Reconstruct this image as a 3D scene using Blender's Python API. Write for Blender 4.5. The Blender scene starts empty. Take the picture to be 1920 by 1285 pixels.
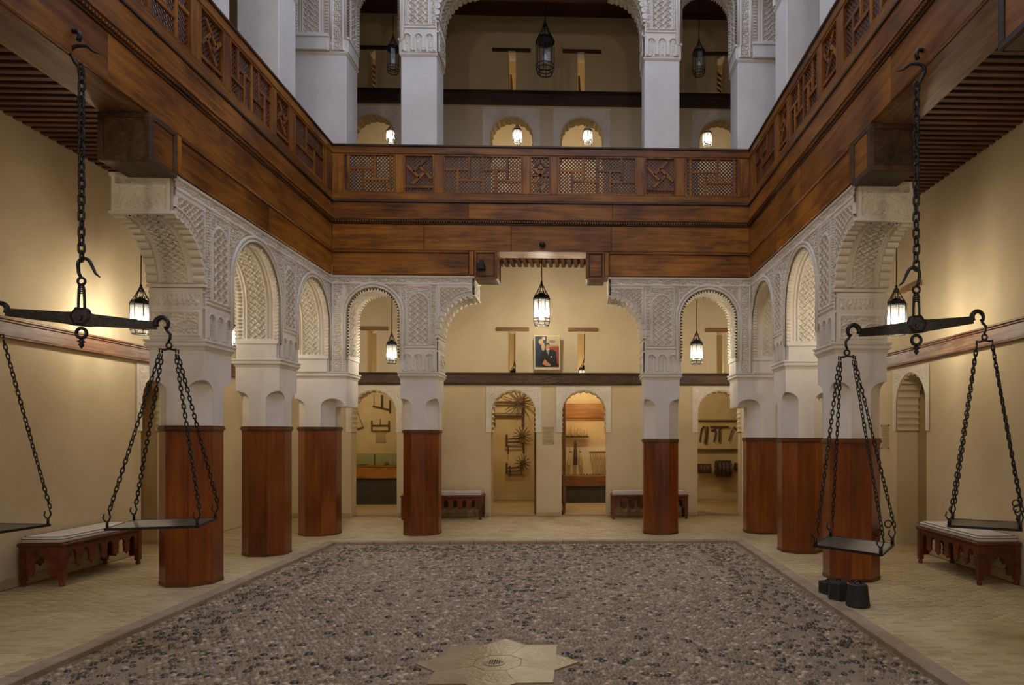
import bpy, math, random
import numpy as np
from mathutils import Vector, Matrix
from mathutils.geometry import tessellate_polygon

C = bpy.context.scene.collection
PI = math.pi
R = math.radians
rnd = random.Random(7)

# ------------------------------------------------------------------ camera
FPX, CXP, CYP, YAW, HEYE = 1300.0, 1131.0, 817.0, math.radians(1.9), 1.5
cam = bpy.data.cameras.new('camera')
cam.sensor_width = 36.0
cam.lens = FPX / 1920 * 36
cam.shift_x = (960 - CXP) / 1920
cam.shift_y = (CYP - 642.5) / 1920
cam.clip_end = 200
cam_ob = bpy.data.objects.new('camera', cam)
C.objects.link(cam_ob)
cam_ob.location = (0, 0, HEYE)
cam_ob.rotation_euler = (PI / 2, 0, -YAW)
bpy.context.scene.camera = cam_ob

# ------------------------------------------------------------------ sky, exposure
world = bpy.data.worlds.new('dusk_sky')
bpy.context.scene.world = world
world.use_nodes = True
bg = world.node_tree.nodes['Background']
bg.inputs['Color'].default_value = (0.60, 0.70, 0.97, 1)
bg.inputs['Strength'].default_value = 2.0
vs = bpy.context.scene.view_settings
vs.view_transform = 'Standard'
vs.look = 'None'
vs.exposure = 0.0
vs.gamma = 1.0
vs.use_curve_mapping = False
BULB = 520.0
SPOT = 150.0  # strength of the added front fill spotlights

# ------------------------------------------------------------------ pixel -> world helpers (1920x1285 frame)
def ray(px, py):
    a = (px - CXP) / FPX
    b = (CYP - py) / FPX
    return Vector((math.sin(YAW) + a * math.cos(YAW), math.cos(YAW) - a * math.sin(YAW), b))
def atY(px, py, y):
    v = ray(px, py)
    t = y / v.y
    return Vector((v.x * t, y, HEYE + v.z * t))

# ------------------------------------------------------------------ materials
def newmat(name):
    m = bpy.data.materials.new(name)
    m.use_nodes = True
    nt = m.node_tree
    b = nt.nodes['Principled BSDF']
    return m, nt, b
def N(nt, t, **kw):
    n = nt.nodes.new(t)
    for k, v in kw.items():
        if k in n.inputs:
            n.inputs[k].default_value = v
        else:
            setattr(n, k, v)
    return n
def ramp(nt, fac, stops):
    r = nt.nodes.new('ShaderNodeValToRGB')
    cr = r.color_ramp
    while len(cr.elements) < len(stops):
        cr.elements.new(0.5)
    for e, (p, c) in zip(cr.elements, stops):
        e.position = p
        e.color = (c[0], c[1], c[2], 1)
    nt.links.new(fac, r.inputs[0])
    return r.outputs[0]
def srgb(r, g, b):
    f = lambda c: (c / 255 / 12.92) if c / 255 <= 0.04045 else ((c / 255 + 0.055) / 1.055) ** 2.4
    return (f(r), f(g), f(b))
def wood(name, c1, c2, c3, axis, rough=0.38, scale=1.0, bump=0.15, coat=0.0, stain=0.75):
    m, nt, b = newmat(name)
    L = nt.links
    geo = N(nt, 'ShaderNodeNewGeometry')
    oi = N(nt, 'ShaderNodeObjectInfo')
    mul = N(nt, 'ShaderNodeMath', operation='MULTIPLY')
    mul.inputs[1].default_value = 37.0
    L.new(oi.outputs['Random'], mul.inputs[0])
    add = N(nt, 'ShaderNodeVectorMath', operation='ADD')
    L.new(geo.outputs['Position'], add.inputs[0])
    L.new(mul.outputs[0], add.inputs[1])
    mp = N(nt, 'ShaderNodeMapping')
    s = [14.0 * scale] * 3
    s['xyz'.index(axis)] = 0.9 * scale
    mp.inputs['Scale'].default_value = s
    L.new(add.outputs[0], mp.inputs['Vector'])
    n1 = N(nt, 'ShaderNodeTexNoise', Scale=1.6, Detail=6.0, Roughness=0.62, Distortion=0.6)
    L.new(mp.outputs[0], n1.inputs['Vector'])
    n2 = N(nt, 'ShaderNodeTexNoise', Scale=1.3, Detail=3.0)
    L.new(add.outputs[0], n2.inputs['Vector'])
    mix = N(nt, 'ShaderNodeMath', operation='MULTIPLY_ADD')
    L.new(n2.outputs[0], mix.inputs[0])
    mix.inputs[1].default_value = 0.55
    sub = N(nt, 'ShaderNodeMath', operation='MULTIPLY')
    L.new(n1.outputs[0], sub.inputs[0])
    sub.inputs[1].default_value = 0.6
    L.new(sub.outputs[0], mix.inputs[2])
    col = ramp(nt, mix.outputs[0], [(0.36, c1), (0.52, c2), (0.72, c3)])
    n3 = N(nt, 'ShaderNodeTexNoise', Scale=1.0, Detail=5.0, Roughness=0.7)
    mp3 = N(nt, 'ShaderNodeMapping')
    s3 = [7.0] * 3
    s3['xyz'.index(axis)] = 1.6
    mp3.inputs['Scale'].default_value = s3
    L.new(add.outputs[0], mp3.inputs['Vector'])
    L.new(mp3.outputs[0], n3.inputs['Vector'])
    st = ramp(nt, n3.outputs[0], [(0.32, (0.25, 0.22, 0.20)), (0.50, (1, 1, 1))])
    mm = N(nt, 'ShaderNodeMix', data_type='RGBA', blend_type='MULTIPLY')
    mm.inputs[0].default_value = stain
    L.new(col, mm.inputs[6])
    L.new(st, mm.inputs[7])
    col = mm.outputs[2]
    hs = N(nt, 'ShaderNodeHueSaturation')
    mr = N(nt, 'ShaderNodeMapRange')
    mr.inputs['To Min'].default_value = 0.75
    mr.inputs['To Max'].default_value = 1.2
    L.new(oi.outputs['Random'], mr.inputs['Value'])
    L.new(mr.outputs[0], hs.inputs['Value'])
    L.new(col, hs.inputs['Color'])
    L.new(hs.outputs[0], b.inputs['Base Color'])
    b.inputs['Roughness'].default_value = rough
    if coat:
        b.inputs['Coat Weight'].default_value = coat
        b.inputs['Coat Roughness'].default_value = 0.25
    bp = N(nt, 'ShaderNodeBump', Strength=bump, Distance=0.01)
    L.new(n1.outputs[0], bp.inputs['Height'])
    L.new(bp.outputs[0], b.inputs['Normal'])
    return m
def plaster(name, c1, c2, rough=0.85, s=1.2, bump=0.25, fine=28.0, spec=0.3):
    m, nt, b = newmat(name)
    L = nt.links
    geo = N(nt, 'ShaderNodeNewGeometry')
    n1 = N(nt, 'ShaderNodeTexNoise', Scale=s, Detail=5.0, Roughness=0.6)
    L.new(geo.outputs['Position'], n1.inputs['Vector'])
    L.new(ramp(nt, n1.outputs[0], [(0.3, c1), (0.7, c2)]), b.inputs['Base Color'])
    n2 = N(nt, 'ShaderNodeTexNoise', Scale=fine, Detail=4.0)
    L.new(geo.outputs['Position'], n2.inputs['Vector'])
    bp = N(nt, 'ShaderNodeBump', Strength=bump, Distance=0.01)
    L.new(n2.outputs[0], bp.inputs['Height'])
    L.new(bp.outputs[0], b.inputs['Normal'])
    b.inputs['Roughness'].default_value = rough
    b.inputs['Specular IOR Level'].default_value = spec
    return m
def flat(name, c, rough=0.5, metal=0.0, noise=0.0, ns=20.0, bump=0.0):
    m, nt, b = newmat(name)
    L = nt.links
    b.inputs['Roughness'].default_value = rough
    b.inputs['Metallic'].default_value = metal
    geo = N(nt, 'ShaderNodeNewGeometry')
    n1 = N(nt, 'ShaderNodeTexNoise', Scale=ns, Detail=3.0)
    L.new(geo.outputs['Position'], n1.inputs['Vector'])
    lo = tuple(x * (1 - noise) for x in c)
    hi = tuple(min(1, x * (1 + noise)) for x in c)
    L.new(ramp(nt, n1.outputs[0], [(0.3, lo), (0.7, hi)]), b.inputs['Base Color'])
    if bump:
        bp = N(nt, 'ShaderNodeBump', Strength=bump, Distance=0.004)
        L.new(n1.outputs[0], bp.inputs['Height'])
        L.new(bp.outputs[0], b.inputs['Normal'])
    return m
def emis(name, c, s):
    m, nt, b = newmat(name)
    b.inputs['Base Color'].default_value = (*c, 1)
    b.inputs['Emission Color'].default_value = (*c, 1)
    b.inputs['Emission Strength'].default_value = s
    return m

M = {}
for ax in 'xyz':
    M['fascia_' + ax] = wood('varnished_cedar_' + ax, srgb(36, 18, 3), srgb(126, 71, 12), srgb(168, 108, 28), ax, 0.36)
    M['joist_' + ax] = wood('ceiling_cedar_' + ax, srgb(44, 20, 12), srgb(76, 38, 20), srgb(104, 60, 32), ax, 0.55)
    M['weathered_' + ax] = wood('weathered_beam_' + ax, srgb(78, 44, 24), srgb(130, 84, 52), srgb(172, 140, 106), ax, 0.5, 1.0, 0.4)
    M['darkbeam_' + ax] = wood('dark_beam_' + ax, srgb(34, 21, 12), srgb(64, 42, 24), srgb(92, 64, 40), ax, 0.5, 1.4, 0.4)
M['lattice'] = wood('lattice_wood', srgb(58, 28, 14), srgb(92, 48, 22), srgb(122, 68, 34), 'z', 0.5)
M['clad'] = wood('pillar_cladding', srgb(76, 32, 3), srgb(116, 52, 8), srgb(144, 76, 18), 'z', 0.3, 0.8, 0.08, 0.3, 0.3)
M['cladrim'] = wood('pillar_cladding_rim', srgb(66, 36, 14), srgb(98, 54, 22), srgb(120, 70, 32), 'x', 0.4)
M['bench'] = wood('bench_wood', srgb(62, 26, 12), srgb(100, 46, 22), srgb(124, 62, 30), 'y', 0.4)
M['lintel'] = wood('lintel_wood', srgb(120, 78, 40), srgb(150, 104, 58), srgb(176, 130, 80), 'x', 0.6)
M['doorwood'] = wood('door_wood', srgb(70, 44, 20), srgb(112, 76, 36), srgb(140, 98, 52), 'z', 0.5)
M['case'] = wood('display_case_wood', srgb(96, 56, 20), srgb(134, 84, 30), srgb(160, 106, 44), 'x', 0.4)
M['cream'] = plaster('cream_lime_plaster', srgb(204, 186, 149), srgb(222, 205, 170), 0.8, 0.9, 0.18, 9.0)
M['white'] = plaster('white_pillar_plaster', srgb(218, 210, 200), srgb(232, 226, 218), 0.7, 2.0, 0.15, 30.0)
M['stucco'] = plaster('carved_stucco', srgb(216, 206, 190), srgb(236, 228, 214), 0.85, 3.0, 0.2, 60.0)
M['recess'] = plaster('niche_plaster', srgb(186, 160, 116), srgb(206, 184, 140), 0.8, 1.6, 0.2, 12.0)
M['iron'] = flat('wrought_iron', (0.028, 0.026, 0.026), 0.42, 0.7, 0.5, 60, 0.5)
M['ironpaint'] = flat('dark_lantern_iron', (0.02, 0.022, 0.024), 0.45, 0.5, 0.3, 40)
M['weight'] = flat('cast_iron_weight', (0.035, 0.035, 0.03), 0.5, 0.4, 0.4, 50, 0.5)
M['pan'] = flat('iron_pan', (0.10, 0.09, 0.075), 0.4, 0.8, 0.3, 14, 0.2)
M['cushion'] = flat('white_cushion_cloth', srgb(214, 206, 194), 0.85, 0, 0.05, 8)
M['piping'] = flat('dark_cushion_piping', srgb(60, 56, 56), 0.8)
M['black'] = flat('black_void', (0.01, 0.01, 0.01), 0.8)
M['darkgrey'] = flat('dark_grey_plinth', srgb(62, 58, 50), 0.7, 0, 0.1)
M['string'] = flat('saw_cord', srgb(120, 100, 70), 0.8)
M['faintprint'] = flat('faint_print', srgb(168, 146, 106), 0.8)
M['toolwood'] = wood('tool_wood', srgb(52, 34, 20), srgb(84, 58, 36), srgb(110, 80, 52), 'x', 0.6, 2.0)
M['cone'] = flat('pale_turned_wood', srgb(176, 150, 106), 0.6, 0, 0.2, 20)
M['caselight'] = emis('case_strip_light', (1.0, 0.78, 0.45), 9.0)
M['bulb'] = emis('lantern_bulb', (1.0, 0.87, 0.68), BULB)
M['bulb_small'] = emis('small_bulb', (1.0, 0.86, 0.60), BULB * 1.6)
M['bulb_off'] = flat('unlit_bulb_glass', srgb(190, 190, 190), 0.3)
M['curb'] = plaster('curb_stone', srgb(150, 128, 104), srgb(178, 156, 128), 0.7, 5.0, 0.4, 30.0)
M['travertine'] = plaster('travertine', srgb(138, 114, 80), srgb(166, 142, 106), 0.28, 5.0, 0.4, 40.0, 0.5)
M['mortar'] = plaster('pebble_mortar', srgb(140, 122, 98), srgb(160, 142, 116), 0.75, 3.0, 0.5, 60.0)
M['tile0'] = plaster('glazed_tile_cream', srgb(176, 154, 110), srgb(204, 184, 140), 0.45, 1.4, 0.25, 30.0, 0.5)
M['tile1'] = plaster('glazed_tile_sand', srgb(164, 140, 96), srgb(190, 168, 124), 0.5, 1.4, 0.25, 30.0, 0.5)
M['tile2'] = plaster('glazed_tile_pale', srgb(180, 158, 116), srgb(210, 190, 148), 0.42, 1.4, 0.25, 30.0, 0.5)
pebcols = [(146, 128, 106), (162, 142, 116), (130, 112, 92), (174, 152, 122), (140, 118, 90), (72, 64, 52), (94, 82, 64), (190, 172, 142)]
for i, c in enumerate(pebcols):
    M['peb%d' % i] = flat('river_pebble_%d' % i, srgb(*c), 0.16, 0, 0.25, 30)
def glass_mat(name, tint, clear):
    m = bpy.data.materials.new(name)
    m.use_nodes = True
    nt = m.node_tree
    nt.nodes.clear()
    o = nt.nodes.new('ShaderNodeOutputMaterial')
    tr = nt.nodes.new('ShaderNodeBsdfTransparent')
    tr.inputs[0].default_value = (*tint, 1)
    gl = nt.nodes.new('ShaderNodeBsdfGlossy')
    gl.inputs['Roughness'].default_value = 0.08
    tl = nt.nodes.new('ShaderNodeBsdfTranslucent')
    tl.inputs[0].default_value = (0.9, 0.92, 0.95, 1)
    m1 = nt.nodes.new('ShaderNodeMixShader')
    m1.inputs[0].default_value = 1 - clear
    nt.links.new(tr.outputs[0], m1.inputs[1])
    nt.links.new(tl.outputs[0], m1.inputs[2])
    m2 = nt.nodes.new('ShaderNodeMixShader')
    m2.inputs[0].default_value = 0.06
    nt.links.new(m1.outputs[0], m2.inputs[1])
    nt.links.new(gl.outputs[0], m2.inputs[2])
    nt.links.new(m2.outputs[0], o.inputs[0])
    return m
M['lantern_glass'] = glass_mat('lantern_glass', (0.97, 0.98, 1.0), 0.955)
M['case_glass'] = glass_mat('green_tinted_glass', (0.90, 0.95, 0.89), 0.95)
M['acrylic'] = glass_mat('clear_acrylic', (0.95, 0.95, 0.92), 0.96)

# ------------------------------------------------------------------ mesh builder
class MB:
    def __init__(s):
        s.v = []
        s.f = []
        s.smooth = False
    def add(s, vs, fs, mat=None):
        b = len(s.v)
        if mat is not None:
            s.v += [tuple(mat @ Vector(p)) for p in vs]
        else:
            s.v += [tuple(p) for p in vs]
        s.f += [tuple(b + i for i in f) for f in fs]
        return s
    def box(s, x0, x1, y0, y1, z0, z1, mat=None):
        vs = [(x0, y0, z0), (x1, y0, z0), (x1, y1, z0), (x0, y1, z0), (x0, y0, z1), (x1, y0, z1), (x1, y1, z1), (x0, y1, z1)]
        fs = [(3, 2, 1, 0), (4, 5, 6, 7), (0, 1, 5, 4), (1, 2, 6, 5), (2, 3, 7, 6), (3, 0, 4, 7)]
        return s.add(vs, fs, mat)
    def bbox(s, x0, x1, y0, y1, z0, z1, c=0.006, mat=None):
        # box with chamfered edges
        vs = []
        fs = []
        X = (x0, x1); Y = (y0, y1); Z = (z0, z1)
        idx = {}
        for i in (0, 1):
            for j in (0, 1):
                for k in (0, 1):
                    sx = c if i == 0 else -c
                    sy = c if j == 0 else -c
                    sz = c if k == 0 else -c
                    for a, p in enumerate(((X[i], Y[j] + sy, Z[k] + sz), (X[i] + sx, Y[j], Z[k] + sz), (X[i] + sx, Y[j] + sy, Z[k]))):
                        idx[(i, j, k, a)] = len(vs)
                        vs.append(p)
        q = lambda *t: fs.append(tuple(idx[x] for x in t))
        for i in (0, 1):
            q((i, 0, 0, 0), (i, 1, 0, 0), (i, 1, 1, 0), (i, 0, 1, 0))
            q((0, i, 0, 1), (1, i, 0, 1), (1, i, 1, 1), (0, i, 1, 1))
            q((0, 0, i, 2), (1, 0, i, 2), (1, 1, i, 2), (0, 1, i, 2))
            for j in (0, 1):
                q((i, j, 0, 0), (i, j, 1, 0), (i, j, 1, 1), (i, j, 0, 1))
                q((i, 0, j, 0), (i, 1, j, 0), (i, 1, j, 2), (i, 0, j, 2))
                q((0, i, j, 1), (1, i, j, 1), (1, i, j, 2), (0, i, j, 2))
                for k in (0, 1):
                    q((i, j, k, 0), (i, j, k, 1), (i, j, k, 2))
        return s.add(vs, fs, mat)
    def prism(s, poly, z0, z1, mat=None):
        n = len(poly)
        vs = [(p[0], p[1], z0) for p in poly] + [(p[0], p[1], z1) for p in poly]
        fs = [tuple(range(n - 1, -1, -1)), tuple(range(n, 2 * n))] + [(i, (i + 1) % n, n + (i + 1) % n, n + i) for i in range(n)]
        return s.add(vs, fs, mat)
    def tube(s, pts, r, seg=6, closed=False, cap=True, mat=None):
        pts = [Vector(p) for p in pts]
        n = len(pts)
        rr = r if isinstance(r, (list, tuple)) else [r] * n
        vs = []
        fs = []
        prev = None
        for i, p in enumerate(pts):
            if closed:
                t = pts[(i + 1) % n] - pts[i - 1]
            else:
                t = pts[min(i + 1, n - 1)] - pts[max(i - 1, 0)]
            t.normalize()
            if prev is None:
                a = Vector((0, 0, 1)) if abs(t.z) < 0.9 else Vector((1, 0, 0))
                u = t.cross(a).normalized()
            else:
                u = (prev - t * prev.dot(t)).normalized()
            prev = u
            w = t.cross(u)
            for k in range(seg):
                an = 2 * PI * k / seg
                vs.append(p + (u * math.cos(an) + w * math.sin(an)) * rr[i])
        for i in range(n if closed else n - 1):
            j = (i + 1) % n
            for k in range(seg):
                fs.append((i * seg + k, i * seg + (k + 1) % seg, j * seg + (k + 1) % seg, j * seg + k))
        if cap and not closed:
            fs.append(tuple(range(seg - 1, -1, -1)))
            fs.append(tuple((n - 1) * seg + k for k in range(seg)))
        return s.add(vs, fs, mat)
    def lathe(s, prof, seg=16, mat=None, ph=0.0):
        vs = []
        fs = []
        for (r, z) in prof:
            for k in range(seg):
                a = 2 * PI * k / seg + ph
                vs.append((r * math.cos(a), r * math.sin(a), z))
        for i in range(len(prof) - 1):
            for k in range(seg):
                fs.append((i * seg + k, i * seg + (k + 1) % seg, (i + 1) * seg + (k + 1) % seg, (i + 1) * seg + k))
        fs.append(tuple(range(seg - 1, -1, -1)))
        fs.append(tuple((len(prof) - 1) * seg + k for k in range(seg)))
        return s.add(vs, fs, mat)
    def mesh(s, name, mat, smooth=False):
        me = bpy.data.meshes.new(name)
        me.from_pydata(s.v, [], s.f)
        for m in (mat if isinstance(mat, (list, tuple)) else [mat]):
            me.materials.append(m)
        if smooth:
            me.shade_smooth()
        me.update()
        return me
    def build(s, name, mat, parent=None, smooth=False, kind=None):
        return link(name, s.mesh(name, mat, smooth), parent, kind)

def link(name, me, parent=None, kind=None, loc=None, rot=None):
    o = bpy.data.objects.new(name, me)
    C.objects.link(o)
    if parent is not None:
        o.parent = parent
        if parent.name in WORLD:
            o.matrix_parent_inverse = Matrix.Translation(parent.location).inverted()
    if kind:
        o['kind'] = kind
    if loc is not None:
        o.location = loc
    if rot is not None:
        o.rotation_euler = rot
    return o
WORLD = set()
def wthing(name, label, cat, loc, group=None):
    t = thing(name, label, cat, loc, 0.0, group)
    WORLD.add(t.name)
    return t
def wstruct(name, loc=(0, 0, 0)):
    t = bpy.data.objects.new(name, None)
    C.objects.link(t)
    t.location = loc
    t.empty_display_size = 0.1
    t['kind'] = 'structure'
    WORLD.add(t.name)
    return t
def thing(name, label, cat, loc=(0, 0, 0), rz=0.0, group=None):
    o = bpy.data.objects.new(name, None)
    C.objects.link(o)
    o.empty_display_size = 0.1
    o.location = loc
    o.rotation_euler = (0, 0, rz)
    o['label'] = label
    o['category'] = cat
    if group:
        o['group'] = group
    return o
def tag(o, label, cat, group=None):
    o['label'] = label
    o['category'] = cat
    if group:
        o['group'] = group
    return o
def struct(o):
    o['kind'] = 'structure'
    return o

class Fr:
    """local frame: u along a side of the court, w towards the court, z up"""
    def __init__(s, o, u, w):
        s.o, s.u, s.w = o, u, w
    def p(s, u, w, z):
        return (s.o[0] + u * s.u[0] + w * s.w[0], s.o[1] + u * s.u[1] + w * s.w[1], z)
    def arr(s, U, W, Z):
        return np.stack([s.o[0] + U * s.u[0] + W * s.w[0], s.o[1] + U * s.u[1] + W * s.w[1], Z], -1)
    def box(s, mb, u0, u1, w0, w1, z0, z1, c=0.0):
        a = s.p(u0, w0, z0)
        b = s.p(u1, w1, z1)
        x0, x1 = sorted((a[0], b[0]))
        y0, y1 = sorted((a[1], b[1]))
        if c:
            mb.bbox(x0, x1, y0, y1, z0, z1, c)
        else:
            mb.box(x0, x1, y0, y1, z0, z1)
        return mb
    def mat(s):
        return Matrix(((s.u[0], s.w[0], 0, s.o[0]), (s.u[1], s.w[1], 0, s.o[1]), (0, 0, 1, 0), (0, 0, 0, 1)))
    @property
    def ax(s):
        return 'x' if s.u[0] else 'y'

def plate(mb, outer, holes, fr, w0, w1, dz=0.0):
    """polygon in (u,z) with holes, extruded from w0 to w1 in frame fr"""
    loops = [outer] + list(holes)
    flat_pts = [p for l in loops for p in l]
    tris = tessellate_polygon([[Vector((p[0], p[1], 0)) for p in l] for l in loops])
    n = len(flat_pts)
    vs = [fr.p(p[0], w1, p[1] + dz) for p in flat_pts] + [fr.p(p[0], w0, p[1] + dz) for p in flat_pts]
    fs = [tuple(t) for t in tris] + [(t[2] + n, t[1] + n, t[0] + n) for t in tris]
    k = 0
    for l in loops:
        m = len(l)
        for i in range(m):
            a, b = k + i, k + (i + 1) % m
            fs.append((a, b, b + n, a + n))
        k += m
    mb.add(vs, fs)
    return mb

def hf(name, mapf, u0, u1, v0, v1, res, hfun, mask, mat, parent=None, kind=None):
    """height-field sheet: mapf(U,V,H) -> (...,3); faces kept where mask"""
    nu = max(2, int(round((u1 - u0) / res)) + 1)
    nv = max(2, int(round((v1 - v0) / res)) + 1)
    us = np.linspace(u0, u1, nu)
    vs_ = np.linspace(v0, v1, nv)
    U, V = np.meshgrid(us, vs_, indexing='ij')
    H = hfun(U, V)
    P = mapf(U, V, H).reshape(-1, 3)
    ii, jj = np.meshgrid(np.arange(nu - 1), np.arange(nv - 1), indexing='ij')
    if mask is not None:
        uc = (U[:-1, :-1] + U[1:, 1:]) / 2
        vc = (V[:-1, :-1] + V[1:, 1:]) / 2
        keep = mask(uc, vc).reshape(-1)
    else:
        keep = np.ones((nu - 1) * (nv - 1), bool)
    a = (ii * nv + jj).reshape(-1)[keep]
    if not len(a):
        return None
    q = np.stack([a, a + nv, a + nv + 1, a + 1], -1)
    used, inv = np.unique(q, return_inverse=True)
    P = P[used]
    q = inv.reshape(q.shape)
    me = bpy.data.meshes.new(name)
    me.vertices.add(len(P))
    me.vertices.foreach_set('co', P.astype(np.float32).ravel())
    me.loops.add(q.size)
    me.loops.foreach_set('vertex_index', q.astype(np.int32).ravel())
    me.polygons.add(len(q))
    me.polygons.foreach_set('loop_start', np.arange(0, q.size, 4, dtype=np.int32))
    me.update(calc_edges=True)
    me.validate()
    me.materials.append(mat)
    me.shade_smooth()
    return link(name, me, parent, kind)

# ------------------------------------------------------------------ carved patterns (height 0..1)
def ss(x, a, b):
    t = np.clip((x - a) / (b - a), 0, 1)
    return t * t * (3 - 2 * t)
def sebka(U, V, p=0.075):
    k = PI / p
    a = k * U + 0.55 * np.sin(k * V * 1.25)
    b = k * V * 0.62
    v1 = np.abs(np.sin(0.5 * a + b))
    v2 = np.abs(np.sin(0.5 * a - b))
    line = 1 - ss(np.minimum(v1, v2), 0.22, 0.38)
    dot = ss(np.cos(2 * (0.5 * a + b)) * np.cos(2 * (0.5 * a - b)) + 0 * U, 0.55, 0.8) * (np.minimum(v1, v2) > 0.5)
    return np.maximum(line, 0.7 * dot)
def veg(U, V, p=0.07):
    k = 2 * PI / p
    s = np.sin(k * U + 1.7 * np.sin(k * V * 0.73)) + np.sin(k * V + 1.7 * np.sin(k * U * 0.81 + 1.0))
    return ss(np.abs(s), 0.4, 0.7) * 0.9
def script_band(U, V, z0, z1):
    """a band of upright carved strokes and loops"""
    t = (V - z0) / (z1 - z0)
    up = ss(np.sin(2 * PI * U / 0.045) + 0.6 * np.sin(2 * PI * U / 0.019 + 3 * t), 0.1, 0.5)
    lo = ss(np.sin(2 * PI * U / 0.06 + 2.2 * np.sin(2 * PI * t)) , 0.0, 0.5)
    return np.where(t > 0.45, up, lo) * (t > 0.06) * (t < 0.94)

AMP = 0.028
ZI, ZT = 2.44, 3.88     # impost top, top of the plaster arcade

class Arc:
    def __init__(s, bays, piers, brk, ext, bh=0.60):
        s.bays, s.piers, s.brk, s.ext, s.bh = bays, piers, brk, ext, bh
        s.arch = []
        for (a, b) in bays:
            r = (b - a) / 2 - 0.005
            s.arch.append(((a + b) / 2, 3.70 - r * 1.03, r))
    def archd(s, i, U, Z):
        c, zc, r = s.arch[i]
        return np.hypot(U - c, np.maximum(Z - zc, 0) / 1.03) - r
    def brkz(s, x):
        L = s.brk[1] - s.brk[0]
        t = np.clip(1 - x / L, 0, 1)
        return 3.0 + s.bh * np.sqrt(np.maximum(0, 1 - t * t))
    def face(s, U, Z):
        H = np.full(U.shape, 0.15)
        up = Z < 3.745
        fz = (Z > 3.775) & (Z < 3.845)
        H = np.where(fz, 0.2 + 0.8 * veg(U, Z, 0.05), H)
        H = np.where((Z >= 3.745) & (Z <= 3.772), 1.15, H)
        H = np.where(Z >= 3.85, 1.3, H)
        # spandrels
        for i, (a, b) in enumerate(s.bays):
            inb = (U > a - 0.0) & (U < b + 0.0) & up
            H = np.where(inb, 0.1 + 0.8 * veg(U, Z, 0.054), H)
        for k, (a, b) in enumerate(s.piers):
            w = b - a
            m = (U >= a) & (U <= b) & up
            t = U - a
            e = np.minimum(t, w - t)
            h = np.full(U.shape, 0.2)
            strip = (e > 0.015) & (e < 0.075)
            h = np.where(strip, 0.15 + 0.8 * veg(U * 1.2, Z, 0.05), h)
            h = np.where((e >= 0.078) & (e < 0.094), 1.0, h)
            inner = e > 0.125
            zc = 3.60 - (w / 2 - 0.13)
            d = np.hypot(U - (a + b) / 2, np.maximum(Z - zc, 0)) - (w / 2 - 0.125)
            body = (Z > 2.84) & (e > 0.10)
            h = np.where(body & (d <= 0), 0.12 + 0.88 * sebka(U - (a + b) / 2, Z, 0.055), h)
            h = np.where(body & (d > 0) & (d < 0.022), 1.1, h)
            h = np.where(body & (d >= 0.022) & (Z > zc), 0.1 + 0.8 * veg(U, Z, 0.055), h)
            h = np.where(body & ((Z < 2.86) | (Z > 3.715)), 1.0, h)
            # three blind arches below
            lb = (Z > 2.47) & (Z < 2.78) & (e > 0.02)
            cw = (w - 0.04) / 3
            cu = np.mod(t - 0.02, cw) - cw / 2
            dd = np.hypot(cu, np.maximum(Z - 2.66, 0)) - cw * 0.30
            ha = np.where(dd < 0, 0.1 + 0.5 * (np.abs(cu) < cw * 0.14) * (0.4 + 0.6 * veg(U, Z, 0.045)), 0.75)
            ha = np.where((dd >= 0) & (dd < 0.012), 1.1, ha)
            h = np.where(lb, ha, h)
            h = np.where((Z >= 2.78) & (Z < 2.84) & (e > 0.01), np.where(np.abs(Z - 2.81) < 0.012, 1.0, 0.4), h)
            H = np.where(m, h, H)
        if s.ext[1] > s.ext[0]:
            m = (U >= s.ext[0]) & (U <= s.ext[1]) & up
            c = (s.ext[0] + s.ext[1]) / 2
            e = np.abs(U - c)
            hw = (s.ext[1] - s.ext[0]) / 2
            h = np.where(e < hw * 0.5, 0.15 + 0.8 * veg(U, Z, 0.055), 0.3)
            h = np.where((e > hw * 0.55) & (e < hw * 0.75), 1.0, h)
            H = np.where(m, h, H)
        # rings round the arches
        for i, (a, b) in enumerate(s.bays):
            d = s.archd(i, U, Z)
            m = (U > a - 0.055) & (U < b + 0.055) & (d > -0.02) & (d < 0.085) & up & (Z > 2.62)
            h = np.where(d < 0.03, 0.9, np.where(d < 0.04, 0.3, np.where(d < 0.07, 1.25, 0.1)))
            H = np.where(m, np.maximum(h, 0), H)
        # bracket
        a, b = s.brk
        m = (U > a) & (U < b + 0.01) & up
        d = Z - s.brkz(U - a)
        h = 0.12 + 0.88 * sebka(U - a, Z, 0.042)
        e = np.minimum(U - a, b - U)
        h = np.where(e < 0.038, 0.9, h)
        h = np.where((e < 0.014), 0.1, h)
        h = np.where((e > 0.044) & (e < 0.052), 0.9, h)
        h = np.where(Z > 3.70, 0.9, h)
        h = np.where(d < 0.055, 0.5 + 0.4 * (np.mod(U * 22, 1) > 0.5), h)
        h = np.where((d > 0.042) & (d < 0.06), 1.25, h)
        H = np.where(m, h, H)
        return H * AMP
    def mask(s, U, Z):
        k = np.ones(U.shape, bool)
        for i, (a, b) in enumerate(s.bays):
            d = s.archd(i, U, Z)
            k &= ~((U > a) & (U < b) & (d < 0.002))
        a, b = s.brk
        k &= ~((U > a) & (Z < s.brkz(U - a)))
        return k

def arch_outline(c, zc, r, n=28):
    return [(c + r * math.cos(PI * i / n), zc + r * 1.03 * math.sin(PI * i / n)) for i in range(n + 1)]

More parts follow.
